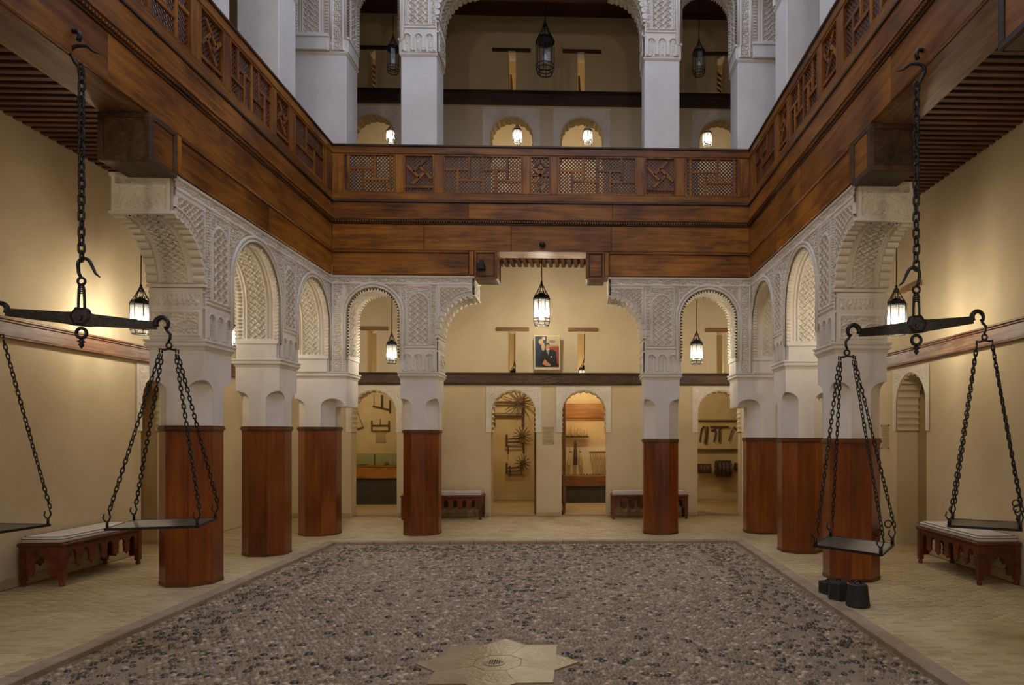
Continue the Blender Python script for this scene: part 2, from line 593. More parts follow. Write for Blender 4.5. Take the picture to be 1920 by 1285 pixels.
def build_arcade(fr, A, zo, res, parent, u_start, upper=False, detail=True):
    ub = A.brk[1]
    # outline of the body plate, counter-clockwise from the corner
    pts = [(u_start, ZI)]
    piers = list(A.piers)
    for i, (a, b) in enumerate(A.bays):
        c, zc, r = A.arch[i]
        pts.append((c - r, ZI))
        pts += list(reversed(arch_outline(c, zc, r)))
        pts.append((c + r, ZI))
    pts.append((A.brk[0], ZI))
    L = A.brk[1] - A.brk[0]
    for i in range(0, 15):
        t = PI / 2 * i / 14
        pts.append((A.brk[0] + L * (1 - math.cos(t)), 3.0 + A.bh * math.sin(t)))
    pts.append((ub, ZT))
    pts.append((u_start, ZT))
    cl = [pts[0]]
    for p in pts[1:]:
        if (Vector(p) - Vector(cl[-1])).length > 1e-4:
            cl.append(p)
    mb = plate(MB(), cl, [], fr, -0.52, 0.0, zo)
    mb.build('plaster_wall', M['stucco'], parent)
    # top cornice
    cb = MB()
    fr.box(cb, u_start if u_start > 0 else 0.0, ub + 0.048, -0.54, 0.035, ZT - 0.035 + zo, ZT + zo, 0.006)
    cb.build('cornice', M['stucco'], parent)
    mp = lambda U, V, H: fr.arr(U, H + 0.001, V + zo)
    segs = []
    cuts = [max(u_start, 0.0)]
    for (a, b) in A.bays:
        cuts += [a, b]
    cuts += [A.brk[0], ub]
    names = []
    for i in range(len(cuts) - 1):
        a, b = cuts[i], cuts[i + 1]
        if b - a < 0.03:
            continue
        mid = (a + b) / 2
        nm = 'carved_pier_panel'
        for (x, y) in A.bays:
            if x <= mid <= y:
                nm = 'carved_spandrel'
        if mid > A.brk[0]:
            nm = 'carved_bracket_panel'
        hf(nm, mp, a, b, ZI + 0.01, ZT - 0.03, res, A.face, A.mask, M['stucco'], parent)
    # raised bead rings on the arches
    for i, (a, b) in enumerate(A.bays):
        c, zc, r = A.arch[i]
        for rr, rad in ((0.012, 0.013), (0.062, 0.011)):
            path = [fr.p(c - (r + rr), 0.022, ZI + 0.2 + zo)] + [fr.p(c + (r + rr) * math.cos(PI - PI * k / 32), 0.022, zc + zo + (r + rr) * 1.03 * math.sin(PI * k / 32)) for k in range(33)] + [fr.p(c + (r + rr), 0.022, ZI + 0.2 + zo)]
            MB().tube(path, rad, 6).build('arch_ring', M['stucco'], parent, True)
        # intrados: carved sheet following the arch
        zj = 2.66
        Lj = zc - zj
        La = PI * r
        tot = 2 * Lj + La
        def imap(S, T, H, c=c, zc=zc, r=r, Lj=Lj, La=La, zj=zj):
            th = np.clip((S - Lj) / La, 0, 1) * PI
            rr = r - H - 0.001
            u = c - rr * np.cos(th)
            z = zc + rr * 1.03 * np.sin(th)
            z = np.where(S < Lj, zj + S, z)
            z = np.where(S > Lj + La, zc - (S - Lj - La), z)
            return fr.arr(u, -T, z + zo)
        def ih(S, T, tot=tot):
            e = np.minimum(T, 0.52 - T)
            s2 = np.minimum(S, tot - S)
            h = np.where(e > 0.155, 0.1 + 0.9 * sebka(T - 0.26, s2, 0.05), 0.35)
            h = np.where((e > 0.13) & (e <= 0.15), 1.1, h)
            h = np.where((e > 0.09) & (e <= 0.11), 0.8, h)
            h = np.where(e < 0.055, 0.4 + 1.3 * (np.mod(s2 / 0.045, 1) > 0.45), h)
            h = np.where(s2 < 0.03, 1.0, h)
            return h * 0.022
        hf('carved_intrados', imap, 0, tot, 0.0, 0.52, max(res, 0.0085), ih, None, M['stucco'], parent)
        # plain impost blocks under the intrados
        for sgn in (-1, 1):
            ib = MB()
            x0, x1 = sorted((c + sgn * r, c + sgn * (r - 0.02)))
            fr.box(ib, x0, x1, -0.50, -0.02, ZI, zj, 0) if False else fr.box(ib, x0, x1, -0.50, -0.02, ZI + zo, zj + zo, 0.004)
            x0, x1 = sorted((c + sgn * r, c + sgn * (r - 0.035)))
            fr.box(ib, x0, x1, -0.52, 0.0, zj - 0.035 + zo, zj + zo, 0.006)
            ib.build('impost_block', M['white'], parent, kind='stuff')
    # bracket: soffit sheet, lobes, end face, pier face under it
    a, b = A.brk
    Lb = b - a
    def bmap(S, T, H):
        th = S * PI / 2
        u = a + Lb * (1 - np.cos(th)) + H * np.cos(th)
        z = 3.0 + A.bh * np.sin(th) - H * np.sin(th)
        return fr.arr(u, -T, z + zo)
    def bh(S, T):
        s = S * 0.87
        e = np.minimum(T, 0.52 - T)
        h = np.where(e > 0.15, 0.1 + 0.9 * sebka(T - 0.26, s, 0.043), 0.3)
        h = np.where((e > 0.125) & (e <= 0.145), 1.1, h)
        h = np.where((e > 0.105) & (e <= 0.115), 0.9, h)
        return h * 0.034 + 0.001
    hf('carved_soffit', bmap, 0, 1, 0.0, 0.52, 0.0075 if res < 0.015 else 0.03, bh, None, M['stucco'], parent)
    lob = MB()
    n = 10
    for w0, w1 in ((-0.085, 0.02), (-0.54, -0.435)):
        for k in range(n):
            t0 = (k + 0.5) / n * PI / 2
            cu = a + Lb * (1 - math.cos(t0))
            cz = 3.0 + A.bh * math.sin(t0)
            pr = []
            for q in range(13):
                an = 2 * PI * q / 12
                pr.append((cu + 0.043 * math.cos(an), cz + 0.043 * math.sin(an)))
            plate(lob, pr[:-1], [], fr, w0, w1, zo)
    lob.build('scalloped_edge', M['stucco'], parent, kind='stuff')
    # end face of the bracket, with a small blind arch
    def emap(T, Z, H):
        return fr.arr(b + H + 0.001, -T, Z + zo)
    def eh(T, Z):
        x = T - 0.26
        h = np.full(T.shape, 0.9)
        ins = (np.abs(x) < 0.22) & (Z > 3.03 + A.bh) & (Z < 3.825)
        zb = 3.03 + A.bh
        d = np.hypot(x, Z - zb)
        h = np.where(ins, 0.1 + 0.8 * veg(T, Z, 0.055), h)
        h = np.where(ins & (d < 0.215), 0.9, h)
        h = np.where(ins & (d < 0.20) & (d > 0.188), 0.2, h)
        h = np.where(ins & (d < 0.15), 0.1 + 0.85 * veg(T, Z, 0.05), h)
        return h * 0.042
    hf('carved_end_face', emap, 0.0, 0.52, 3.0 + A.bh, ZT - 0.03, 0.009 if res < 0.015 else 0.03, eh, None, M['stucco'], parent)
    eb = MB()
    fr.box(eb, b - 0.01, b + 0.050, -0.545, 0.03, 2.975 + A.bh + zo, 3.0 + A.bh + zo, 0.005)
    fr.box(eb, a - 0.01, a + 0.035, -0.545, 0.03, 2.955 + zo, 2.985 + zo, 0.006)
    fr.box(eb, a - 0.01, a + 0.022, -0.53, 0.012, 2.90 + zo, 2.925 + zo, 0.005)
    fr.box(eb, a - 0.01, a + 0.022, -0.53, 0.012, 2.745 + zo, 2.77 + zo, 0.005)
    eb.build('bracket_moulding', M['stucco'], parent, kind='stuff')
    def pmap(T, Z, H):
        return fr.arr(a + H + 0.001, -T, Z + zo)
    def ph(T, Z):
        e = np.minimum(T, 0.52 - T)
        h = np.full(T.shape, 0.6)
        k = (Z > 2.785) & (Z < 2.885) & (e > 0.03)
        h = np.where(k, 0.1 + script_band(T, Z, 2.785, 2.885), h)
        k = (Z > 2.48) & (Z < 2.72) & (e > 0.03)
        x = np.abs(T - 0.26)
        d = np.hypot(np.abs(x - 0.12), Z - 2.5)
        h = np.where(k, 0.1 + 0.85 * veg(T, Z, 0.06), h)
        h = np.where(k & (np.abs(d - 0.14) < 0.008), 1.1, h)
        h = np.where(k & ((e < 0.045) | (Z < 2.495) | (Z > 2.705)), 1.0, h)
        return h * 0.034
    hf('carved_pier_end', pmap, 0.0, 0.52, ZI + 0.01, 2.95, 0.008 if res < 0.015 else 0.03, ph, None, M['stucco'], parent)

FL = Fr((-3.71, 10.41), (0, -1), (1, 0))
FRt = Fr((2.60, 10.41), (0, -1), (-1, 0))
FBL = Fr((-3.71, 10.41), (1, 0), (0, -1))
FBR = Fr((2.60, 10.41), (-1, 0), (0, -1))
YM = 5.07
FLn = Fr((-3.71, 2 * YM - 10.41), (0, 1), (1, 0))
FRn = Fr((2.60, 2 * YM - 10.41), (0, 1), (-1, 0))
A_side = Arc([(0.03, 1.20), (1.73, 2.91)], [(1.20, 1.73), (2.91, 3.44)], (3.44, 3.97), (0, 0.03), 0.53)
A_bl = Arc([(0.24, 1.035)], [(1.035, 1.575)], (1.575, 2.10), (0, 0.24))
A_br = Arc([(0.22, 1.10)], [(1.10, 1.63)], (1.63, 2.135), (0, 0.22))
ZU = 4.76

XWL, XWR, YWB = -5.58, 4.42, 12.9
ZC = 4.62
ZF2 = 5.0

# ================================================================== LARGE STRUCTURE
def rect(x0, x1, z0, z1):
    return [(x0, z0), (x1, z0), (x1, z1), (x0, z1)]
def scallop_arch(c, hw, zb, zs, n=11, amp=0.022, jamb=True):
    """outline of a scalloped arch opening from zb up and over, right side first"""
    pts = []
    k = 8
    zj = zs
    if jamb:
        m = 4
        step = (zs - (zs - 0.36)) / m
        pts.append((c + hw + 0.012, zb))
        pts.append((c + hw + 0.012, zs - 0.36))
        for i in range(m):
            for q in range(k):
                t = q / k
                pts.append((c + hw - amp + amp * abs(math.sin(PI * t)), zs - 0.36 + (i + t) * step))
    else:
        pts.append((c + hw, zb))
    for i in range(n):
        for q in range(k):
            t = (i + q / k) / n
            rr = hw - amp + amp * abs(math.sin(PI * (q / k)))
            pts.append((c + rr * math.cos(PI * t), zs + rr * 0.98 * math.sin(PI * t)))
    left = [(2 * c - x, z) for (x, z) in pts]
    out = pts + [(c - hw + amp, zs)]
    if jamb:
        for p in reversed(left[:2 + 4 * k]):
            out.append(p)
    else:
        out.append((c - hw, zb))
    return out
def wall_outline(x0, x1, z0, z1, notches):
    pts = [(x0, z0)]
    for nt in notches:            # each a notch outline given right side first -> reverse
        pts += list(reversed(nt))
    pts += [(x1, z0), (x1, z1), (x0, z1)]
    return pts

FB = Fr((0, YWB), (1, 0), (0, -1))
doors = [(-3.28, -2.90), ]
def xb(px, y=YWB):
    return atY(px, 800, y).x
def zb_(px, py, y=YWB):
    return atY(px, py, y).z
D = []
for (a, b) in ((660, 742), (922, 1004), (1052, 1137), (1308, 1390)):
    D.append(((xb(a) + xb(b)) / 2, (xb(b) - xb(a)) / 2))
DHW = 0.405
ZSP = 1.93
SL = []
for (a, b) in ((688, 706), (953, 967), (1083, 1097), (1344, 1360)):
    SL.append((xb(a), xb(b)))
UD = []
for (a, b) in ((662, 737), (918, 1000), (1050, 1132), (1313, 1388)):
    UD.append((xb(a) + xb(b)) / 2)
USL = []
for (a, b) in ((690, 704), (953, 967), (1083, 1097), (1345, 1359)):
    USL.append((xb(a), xb(b)))

# back wall, both storeys
wb = wstruct('wall_back', (0, YWB, 0))
outer = wall_outline(XWL - 0.3, XWR + 0.3, 0.0, ZF2 - 0.15, [scallop_arch(c, DHW, 0.0, ZSP) for c, _ in D])
holes = [list(reversed(rect(a, b, 2.66, 3.43))) for a, b in SL]
plate(MB(), outer, holes, FB, -0.3, 0.0).build('wall_face', M['cream'], wb)
wb2 = wstruct('wall_back_upper', (0, YWB, ZF2))
outer = wall_outline(XWL - 0.3, XWR + 0.3, ZF2 - 0.15, 9.32, [scallop_arch(c, 0.40, ZF2 + 0.0, 7.02) for c in UD])
holes = [list(reversed(rect(a, b, 7.9, 8.60))) for a, b in USL]
plate(MB(), outer, holes, FB, -0.3, 0.0).build('wall_face', M['cream'], wb2)

# carved plaques round the doorways
def plaque(fr, c, hw, zs, z0, z1, x0, x1, parent, res=0.011):
    sc = scallop_arch(c, hw, z0 - 0.05, zs)
    zj = zs - 0.36
    def mask(U, V):
        x = np.abs(U - c)
        d = np.hypot(x, np.maximum(V - zs, 0)) - hw
        return d > 0.006
    def hh(U, V):
        x = np.abs(U - c)
        d = np.hypot(x, np.maximum(V - zs, 0)) - hw
        h = 0.15 + 0.85 * veg(U, V, 0.055)
        h = np.where(d < 0.035, 0.9, h)
        e = np.minimum(np.minimum(U - x0, x1 - U), z1 - V)
        h = np.where(e < 0.022, 0.9, h)
        h = np.where((e > 0.03) & (e < 0.045), 0.7, h)
        return h * 0.013 + 0.002
    hf('carved_door_surround', lambda U, V, H: fr.arr(U, H, V), x0, x1, z0, z1, res, hh, mask, M['stucco'], parent)
for c, _ in D:
    plaque(FB, c, DHW, ZSP, 1.56, 2.42, c - 0.51, c + 0.51, wb)
for c in UD:
    plaque(FB, c, 0.40, 7.02, 6.6, 7.58, c - 0.53, c + 0.53, wb2, 0.014)

# side walls
def sidewall(name, x, sgn, doorY, slits, z0, z1, parent_mat):
    fr = Fr((x, 0), (0, 1), (sgn, 0))
    w = wstruct(name, (x, 6, z0))
    if doorY:
        nts = [scallop_arch(doorY, DHW, z0, z0 + ZSP)]
    else:
        nts = []
    hl = [list(reversed(rect(a, b, 2.70, 3.44))) for a, b in slits]
    plate(MB(), wall_outline(-3.1, YWB, z0, z1, nts), hl, fr, -0.3, 0.0).build('wall_face', parent_mat, w)
    return w, fr
wl, frl = sidewall('wall_left', XWL, 1, 9.42, [], 0.0, ZF2 - 0.1, M['cream'])
wr, frr = sidewall('wall_right', XWR, -1, 9.13, [(9.0, 9.17)], 0.0, ZF2 - 0.1, M['cream'])
plaque(frl, 9.42, DHW, ZSP, 1.56, 2.42, 8.90, 9.94, wl)
plaque(frr, 9.13, DHW, ZSP, 1.56, 2.42, 8.62, 9.64, wr)
# shallow niches behind the side doors
for w, x, s, yc in ((wl, XWL, -1, 9.42), (wr, XWR, 1, 9.13)):
    m = MB()
    xs = sorted((x + s * 0.3, x + s * 0.75))
    m.box(min(x + s * 0.75, x + s * 0.80), max(x + s * 0.75, x + s * 0.80), yc - 0.6, yc + 0.6, 0, 2.6)
    m.box(xs[0], xs[1], yc - 0.50, yc - 0.43, 0, 2.6)
    m.box(xs[0], xs[1], yc + 0.43, yc + 0.50, 0, 2.6)
    m.box(xs[0], xs[1], yc - 0.5, yc + 0.5, 2.5, 2.6)
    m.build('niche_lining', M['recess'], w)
    MB().box(xs[0] - 0.4, xs[1] + 0.4, yc - 0.5, yc + 0.5, -0.03, -0.001).build('niche_floor', M['tile1'], w)
# upper side walls
for nm, x, s in (('wall_left_upper', XWL, 1), ('wall_right_upper', XWR, -1)):
    w, _f = sidewall(nm, x, s, None, [], ZF2 - 0.1, 9.32, M['cream'])
# wall behind the camera closing the front gallery
wf = wstruct('wall_front', (0, -3, 0))
MB().box(XWL - 0.3, XWR + 0.3, -3.4, -3.1, 0, 9.32).build('wall_face', M['cream'], wf)

# rooms behind the back wall
YR = 16.15
room_w = wstruct('wall_rooms', (0, YR, 0))
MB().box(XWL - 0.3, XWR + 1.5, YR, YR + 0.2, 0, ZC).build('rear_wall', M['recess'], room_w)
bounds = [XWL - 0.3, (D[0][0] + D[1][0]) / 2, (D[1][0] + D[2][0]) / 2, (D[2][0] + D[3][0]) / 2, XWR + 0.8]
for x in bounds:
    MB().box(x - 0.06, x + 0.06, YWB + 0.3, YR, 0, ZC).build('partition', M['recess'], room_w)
bb = MB()
for i in range(4):
    bb.bbox(bounds[i] + 0.07, bounds[i + 1] - 0.07, YR - 0.03, YR - 0.001, 0.0, 0.14, 0.008)
bb.build('skirting', M['tile0'], room_w, kind='stuff')
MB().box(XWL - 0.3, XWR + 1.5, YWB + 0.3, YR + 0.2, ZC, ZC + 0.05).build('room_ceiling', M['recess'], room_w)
ru = wstruct('wall_rooms_upper', (0, 15.6, ZF2))
MB().box(XWL - 0.3, XWR + 1.5, 15.6, 15.8, ZF2, 9.2).build('rear_wall', M['cream'], ru)
for x in [XWL - 0.3, (UD[0] + UD[1]) / 2, (UD[2] + UD[3]) / 2, XWR + 0.8]:
    MB().box(x - 0.06, x + 0.06, YWB + 0.3, 15.6, ZF2, 9.2).build('partition', M['cream'], ru)
MB().box(XWL - 0.3, XWR + 1.5, YWB + 0.3, 15.8, 9.15, 9.25).build('room_ceiling', M['recess'], ru)

# baseboards: low cream plinth along the walls
for nm, bx in (('baseboard_left', (XWL, XWL + 0.02, -3.1, 8.99)), ('baseboard_right', (XWR - 0.02, XWR, -3.1, 8.70))):
    m = MB().bbox(*bx, 0, 0.10, 0.006)
    struct(m.build(nm, M['tile0']))
xs = [XWL] + [v for c, _ in D for v in (c - DHW - 0.02, c + DHW + 0.02)] + [XWR]
bbp = wstruct('baseboard_back', (0, YWB, 0))
for i in range(0, len(xs), 2):
    MB().bbox(xs[i] + 0.005, xs[i + 1] - 0.005, YWB - 0.018, YWB, 0, 0.08, 0.006).build('plinth_length', M['tile0'], bbp)

# timber string beams on the walls (carved bands)
def carved_beam(name, fr, u0, u1, z0, z1, mat, mat2, carve=True):
    t = wstruct(name, fr.p((u0 + u1) / 2, 0, z0))
    h = z1 - z0
    m = MB()
    fr.box(m, u0, u1, 0.0, 0.055, z0 + 0.02, z1 - 0.045, 0.005)
    m.build('beam', mat, t)
    m = MB()
    fr.box(m, u0, u1, 0.0, 0.085, z1 - 0.022, z1, 0.006)
    fr.box(m, u0, u1, 0.0, 0.070, z1 - 0.044, z1 - 0.024, 0.006)
    m.build('top_moulding', mat2, t, kind='stuff')
    m = MB()
    fr.box(m, u0, u1, 0.0, 0.066, z0, z0 + 0.02, 0.006)
    m.build('bottom_moulding', mat2, t)
    if carve:
        hf('carved_band', lambda U, V, H: fr.arr(U, 0.056 + H, V), u0, u1, z0 + 0.024, z1 - 0.048, 0.014,
           lambda U, V: 0.007 * veg(U, V, 0.06), None, mat, t)
    return t
carved_beam('trim_left', frl, -3.0, YWB - 0.09, 2.44, 2.64, M['weathered_y'], M['weathered_y'], False)
carved_beam('trim_right', frr, -3.0, YWB - 0.09, 2.46, 2.67, M['weathered_y'], M['weathered_y'], False)
carved_beam('trim_back', FB, XWL + 0.09, XWR - 0.09, 2.44, 2.66, M['darkbeam_x'], M['darkbeam_x'])
carved_beam('trim_back_upper', FB, XWL, XWR, 7.62, 7.87, M['darkbeam_x'], M['darkbeam_x'], False)

# ------------------------------------------------------------------ floors
def tiles(parent, areas, view_rank):
    L_, W_, G_ = 0.145, 0.047, 0.003
    rows = []
    for (x0, x1, y0, y1) in areas:
        ny = int((y1 - y0) / (W_ + G_))
        for j in range(ny):
            y = y0 + (j + 0.5) * (W_ + G_)
            off = 0 if j % 2 else 0.5
            nx = int((x1 - x0) / (L_ + G_)) + 1
            for i in range(nx + 1):
                xa = x0 + (i - off) * (L_ + G_)
                xc0, xc1 = max(xa, x0), min(xa + L_, x1)
                if xc1 - xc0 > 0.03:
                    rows.append(((xc0 + xc1) / 2, y, (xc1 - xc0) / 2, W_ / 2))
    rows = np.array(rows)
    rk = np.array([view_rank(r) for r in rows])
    order = np.argsort(rk)
    near = [i for i in order[:290] if rk[i] < 1e8 and rows[i][2] > 0.07]
    nset = set(near)
    rest = np.array([i for i in range(len(rows)) if i not in nset])
    def tm():
        m = MB()
        c = 0.0035
        hx, hy = 0.0725, W_ / 2
        vs = [(-hx, -hy, -.006), (hx, -hy, -.006), (hx, hy, -.006), (-hx, hy, -.006), (-hx, -hy, -.002), (hx, -hy, -.002), (hx, hy, -.002), (-hx, hy, -.002),
              (-hx + c, -hy + c, 0), (hx - c, -hy + c, 0), (hx - c, hy - c, 0), (-hx + c, hy - c, 0)]
        fs = [(8, 9, 10, 11)] + [(a, (a + 1) % 4, (a + 1) % 4 + 4, a + 4) for a in range(4)] + [(4 + a, 4 + (a + 1) % 4, 8 + (a + 1) % 4, 8 + a) for a in range(4)]
        m.add(vs, fs)
        return m
    meshes = [tm().mesh('tile', M['tile%d' % k]) for k in range(3)]
    r2 = random.Random(3)
    for i in near:
        o = link('tile', meshes[r2.choice((0, 0, 1, 2))], parent, None, (rows[i][0] - parent.location.x, rows[i][1] - parent.location.y, r2.uniform(-.0008, .0008) - parent.location.z))
        o.matrix_parent_inverse = Matrix()
        o.rotation_euler = (r2.uniform(-.006, .006), r2.uniform(-.003, .003), r2.uniform(-.006, .006))
    rs = rows[rest]
    n = len(rs)
    rg = np.random.RandomState(5)
    c = 0.0035
    sx = np.array([-1, 1, 1, -1]); sy = np.array([-1, -1, 1, 1])
    lo = np.stack([rs[:, 0:1] + sx * rs[:, 2:3], rs[:, 1:2] + sy * rs[:, 3:4], np.full((n, 4), -.003)], -1)
    zt = rg.uniform(-.0008, .0008, (n, 1)) + rg.uniform(-.0004, .0004, (n, 4))
    hi = np.stack([rs[:, 0:1] + sx * (rs[:, 2:3] - c), rs[:, 1:2] + sy * (rs[:, 3:4] - c), zt], -1)
    V = np.concatenate([lo, hi], 1).reshape(-1, 3)
    q = np.array([(4, 5, 6, 7), (0, 1, 5, 4), (1, 2, 6, 5), (2, 3, 7, 6), (3, 0, 4, 7)])
    F = (np.arange(n)[:, None, None] * 8 + q[None]).reshape(-1, 4)
    mi = np.repeat(rg.choice(3, n, p=[.5, .25, .25]), 5)
    fast_mesh('tile_field', V, F, [M['tile0'], M['tile1'], M['tile2']], mi, parent, 'stuff')
def fast_mesh(name, V, F, mats, mi, parent, kind=None, smooth=False):
    me = bpy.data.meshes.new(name)
    me.vertices.add(len(V))
    me.vertices.foreach_set('co', np.asarray(V, np.float32).ravel())
    k = F.shape[1]
    me.loops.add(F.size)
    me.loops.foreach_set('vertex_index', F.astype(np.int32).ravel())
    me.polygons.add(len(F))
    me.polygons.foreach_set('loop_start', np.arange(0, F.size, k, dtype=np.int32))
    me.update(calc_edges=True)
    for m in mats:
        me.materials.append(m)
    me.polygons.foreach_set('material_index', np.asarray(mi, np.int32))
    if smooth:
        me.shade_smooth()
    me.update()
    return link(name, me, parent, kind)
XCL, XCR, YCB = -3.445, 2.215, 9.84     # courtyard edges (inner face of the curb)
CW = 0.13
def inview(x, y):
    # in front of the camera and inside the picture
    f = Vector((math.sin(YAW), math.cos(YAW)))
    r_ = Vector((math.cos(YAW), -math.sin(YAW)))
    d = x * f.x + y * f.y
    if d < 1:
        return None
    px = CXP + FPX * (x * r_.x + y * r_.y) / d
    py = CYP + FPX * HEYE / d
    if px < -10 or px > 1930 or py > 1295:
        return None
    return d
fg = wstruct('floor_gallery', (-4.5, 9, 0))
MB().box(XWL - 0.4, XCL - CW, -3.5, YWB + 0.3, -0.1, -0.003).build('floor_bed', M['mortar'], fg)
MB().box(XCR + CW, XWR + 0.4, -3.5, YWB + 0.3, -0.1, -0.003).build('floor_bed', M['mortar'], fg)
MB().box(XCL - CW, XCR + CW, YCB + CW, YWB + 0.3, -0.1, -0.003).build('floor_bed', M['mortar'], fg)
MB().box(XWL - 0.3, XWR + 1.5, YWB + 0.3, YR + 0.2, -0.1, -0.001).build('room_floor', M['tile1'], fg)
MB().box(XCL - CW, XCR + CW, -3.1, -0.45, -0.1, -0.003).build('floor_bed', M['tile0'], fg)
def rank(r):
    d = inview(r[0], r[1])
    return 1e9 if d is None else d
tiles(fg, [(XWL + 0.02, XCL - CW, 2.5, YWB), (XCR + CW, XWR - 0.02, 2.5, YWB), (XCL - CW, XCR + CW, YCB + CW, YWB)], rank)
# curb stones
cu = wstruct('trim_curb', (XCL, 6, 0))
def curb(a, b, fixed, axis, sgn):
    p = a
    while p < b - 0.05:
        L_ = min(rnd.uniform(0.32, 0.5), b - p)
        m = MB()
        z = rnd.uniform(0.004, 0.009)
        if axis == 'y':
            m.bbox(min(fixed, fixed + sgn * CW), max(fixed, fixed + sgn * CW), p + .002, p + L_ - .002, -0.08, z, 0.008)
        else:
            m.bbox(p + .002, p + L_ - .002, min(fixed, fixed + sgn * CW), max(fixed, fixed + sgn * CW), -0.08, z, 0.008)
        m.build('curb_stone', M['curb'], cu)
        p += L_
curb(2.2, YCB, XCL, 'y', -1)
curb(2.2, YCB, XCR, 'y', 1)
curb(XCL - CW, XCR + CW, YCB, 'x', 1)

# pebble paving
fc = wstruct('floor_courtyard', (-0.6, 6, -0.04))
MB().box(XCL, XCR, -0.45, YCB, -0.12, -0.040).build('pebble_bed', M['mortar'], fc)
SX, SY, SR = -0.555, 4.69, 0.55
def in_star(x, y, g=0.0):
    a, b = abs(x - SX), abs(y - SY)
    r_ = SR * 0.7071 + g
    return max(a, b) < r_ or (a + b) < r_ * 1.41421
def pebble_mesh(k, seg=7):
    m = MB()
    vs = [(math.cos(2 * PI * i / seg), math.sin(2 * PI * i / seg), 0) for i in range(seg)]
    vs += [(0.78 * math.cos(2 * PI * i / seg), 0.78 * math.sin(2 * PI * i / seg), 0.62) for i in range(seg)]
    vs += [(0, 0, 1)]
    fs = []
    for i in range(seg):
        j = (i + 1) % seg
        fs += [(i, j, seg + j), (i, seg + j, seg + i), (seg + i, seg + j, 2 * seg)]
    m.add(vs, fs)
    return m
PV = pebble_mesh(0)
peb = []
r3 = random.Random(11)
y = 3.3
row = 0
while y < YCB - 0.02:
    x = XCL + 0.03 + (row % 2) * 0.022
    while x < XCR - 0.02:
        ed = min(x - XCL, XCR - x, YCB - y)
        band = 0.16 < ed < 0.62
        # broad star-shaped rays of darker stones around the centre
        ang = math.atan2(y - SY, x - SX)
        rad = math.hypot(x - SX, y - SY)
        ray_ = math.cos(4 * ang) * 0.9 + 0.4 * math.sin(rad * 3.2)
        sx, sy = x + r3.uniform(-.009, .009), y + r3.uniform(-.008, .008)
        if in_star(sx, sy, 0.03):
            x += 0.05
            continue
        skip = 0.42 if band and r3.random() < 0.95 else 0.10
        dark = 0.42 if band else (0.15 if ray_ > 0.5 else 0.05)
        if r3.random() > skip:
            if r3.random() < dark:
                k = r3.choice((5, 5, 6))
                s_ = r3.uniform(0.9, 1.35)
            else:
                k = r3.choice((0, 1, 2, 3, 4, 0, 1, 2, 4, 7))
                s_ = r3.uniform(0.75, 1.1)
            an = r3.uniform(-0.5, 0.5) + (0.5 * PI if band and (x - XCL < 0.62 or XCR - x < 0.62) else 0)
            peb.append((sx, sy, 0.0265 * s_, 0.0195 * s_, 0.016 * s_ * r3.uniform(.7, 1.1), an, k))
        x += 0.052
    y += 0.043
    row += 1
P = np.array(peb)
rk = np.array([(inview(p[0], p[1]) or 1e9) for p in P])
order = np.argsort(rk)[:295]
near = set(order.tolist())
pm = [PV.mesh('pebble', M['peb%d' % k], True) for k in range(8)]
for i in order:
    p = P[i]
    o = link('pebble', pm[int(p[6])], fc, None, (p[0] - fc.location.x, p[1] - fc.location.y, -0.041 - fc.location.z), (0, 0, p[5]))
    o.matrix_parent_inverse = Matrix()
    o.scale = (p[2], p[3], p[4])
rest = np.array([i for i in range(len(P)) if i not in near])
Q = P[rest]
v = np.array(PV.v)
c_, s_ = np.cos(Q[:, 5:6]), np.sin(Q[:, 5:6])
lx = v[None, :, 0] * Q[:, 2:3]
ly = v[None, :, 1] * Q[:, 3:4]
V = np.stack([Q[:, 0:1] + lx * c_ - ly * s_, Q[:, 1:2] + lx * s_ + ly * c_, -0.041 + v[None, :, 2] * Q[:, 4:5]], -1).reshape(-1, 3)
f = np.array(PV.f)
F = (np.arange(len(Q))[:, None, None] * len(v) + f[None]).reshape(-1, 3)
fast_mesh('pebble_field', V, F, [M['peb%d' % k] for k in range(8)], np.repeat(Q[:, 6].astype(int), len(f)), fc, 'stuff', True)

# eight-pointed marble star with its drain
st = wthing('floor_star', 'eight-pointed pale stone star set in the pebble paving at the bottom centre', 'star inlay', (SX, SY, -0.04))
star = []
ri = SR * 0.7071 / math.cos(PI / 8)
for k in range(16):
    rr = SR if k % 2 == 0 else SR * 0.7071 / math.cos(PI / 8)
    a = PI * k / 8
    star.append((SX + rr * math.cos(a), SY + rr * math.sin(a)))
# built of kite shaped slabs, one to each point, round an octagonal centre slab
r_in = 0.17
for k in range(8):
    a = PI * k / 4
    w = PI / 8
    g = 0.0012
    pts = [(r_in, a - w), (ri, a - w), (SR, a), (ri, a + w), (r_in, a + w)]
    cx, cy = math.cos(a) * 0.3, math.sin(a) * 0.3
    poly = []
    for r_, an in pts:
        px_, py_ = r_ * math.cos(an), r_ * math.sin(an)
        d = Vector((cx - px_, cy - py_)).normalized() * g
        poly.append((SX + px_ + d.x, SY + py_ + d.y))
    MB().prism(poly, -0.05, -0.030 + rnd.uniform(-.0008, .0008)).build('slab', M['travertine'], st)
poly = [(SX + (r_in - .003) * math.cos(PI / 8 + PI * k / 4), SY + (r_in - .003) * math.sin(PI / 8 + PI * k / 4)) for k in range(8)]
MB().prism(poly, -0.05, -0.030).build('slab', M['travertine'], st)
dr = MB().lathe([(0.075, -0.034), (0.075, -0.027), (0.062, -0.026)], 24, Matrix.Translation((SX - 0.02, SY + 0.0, 0)))
dr.build('drain_ring', M['travertine'], st)
dd = MB()
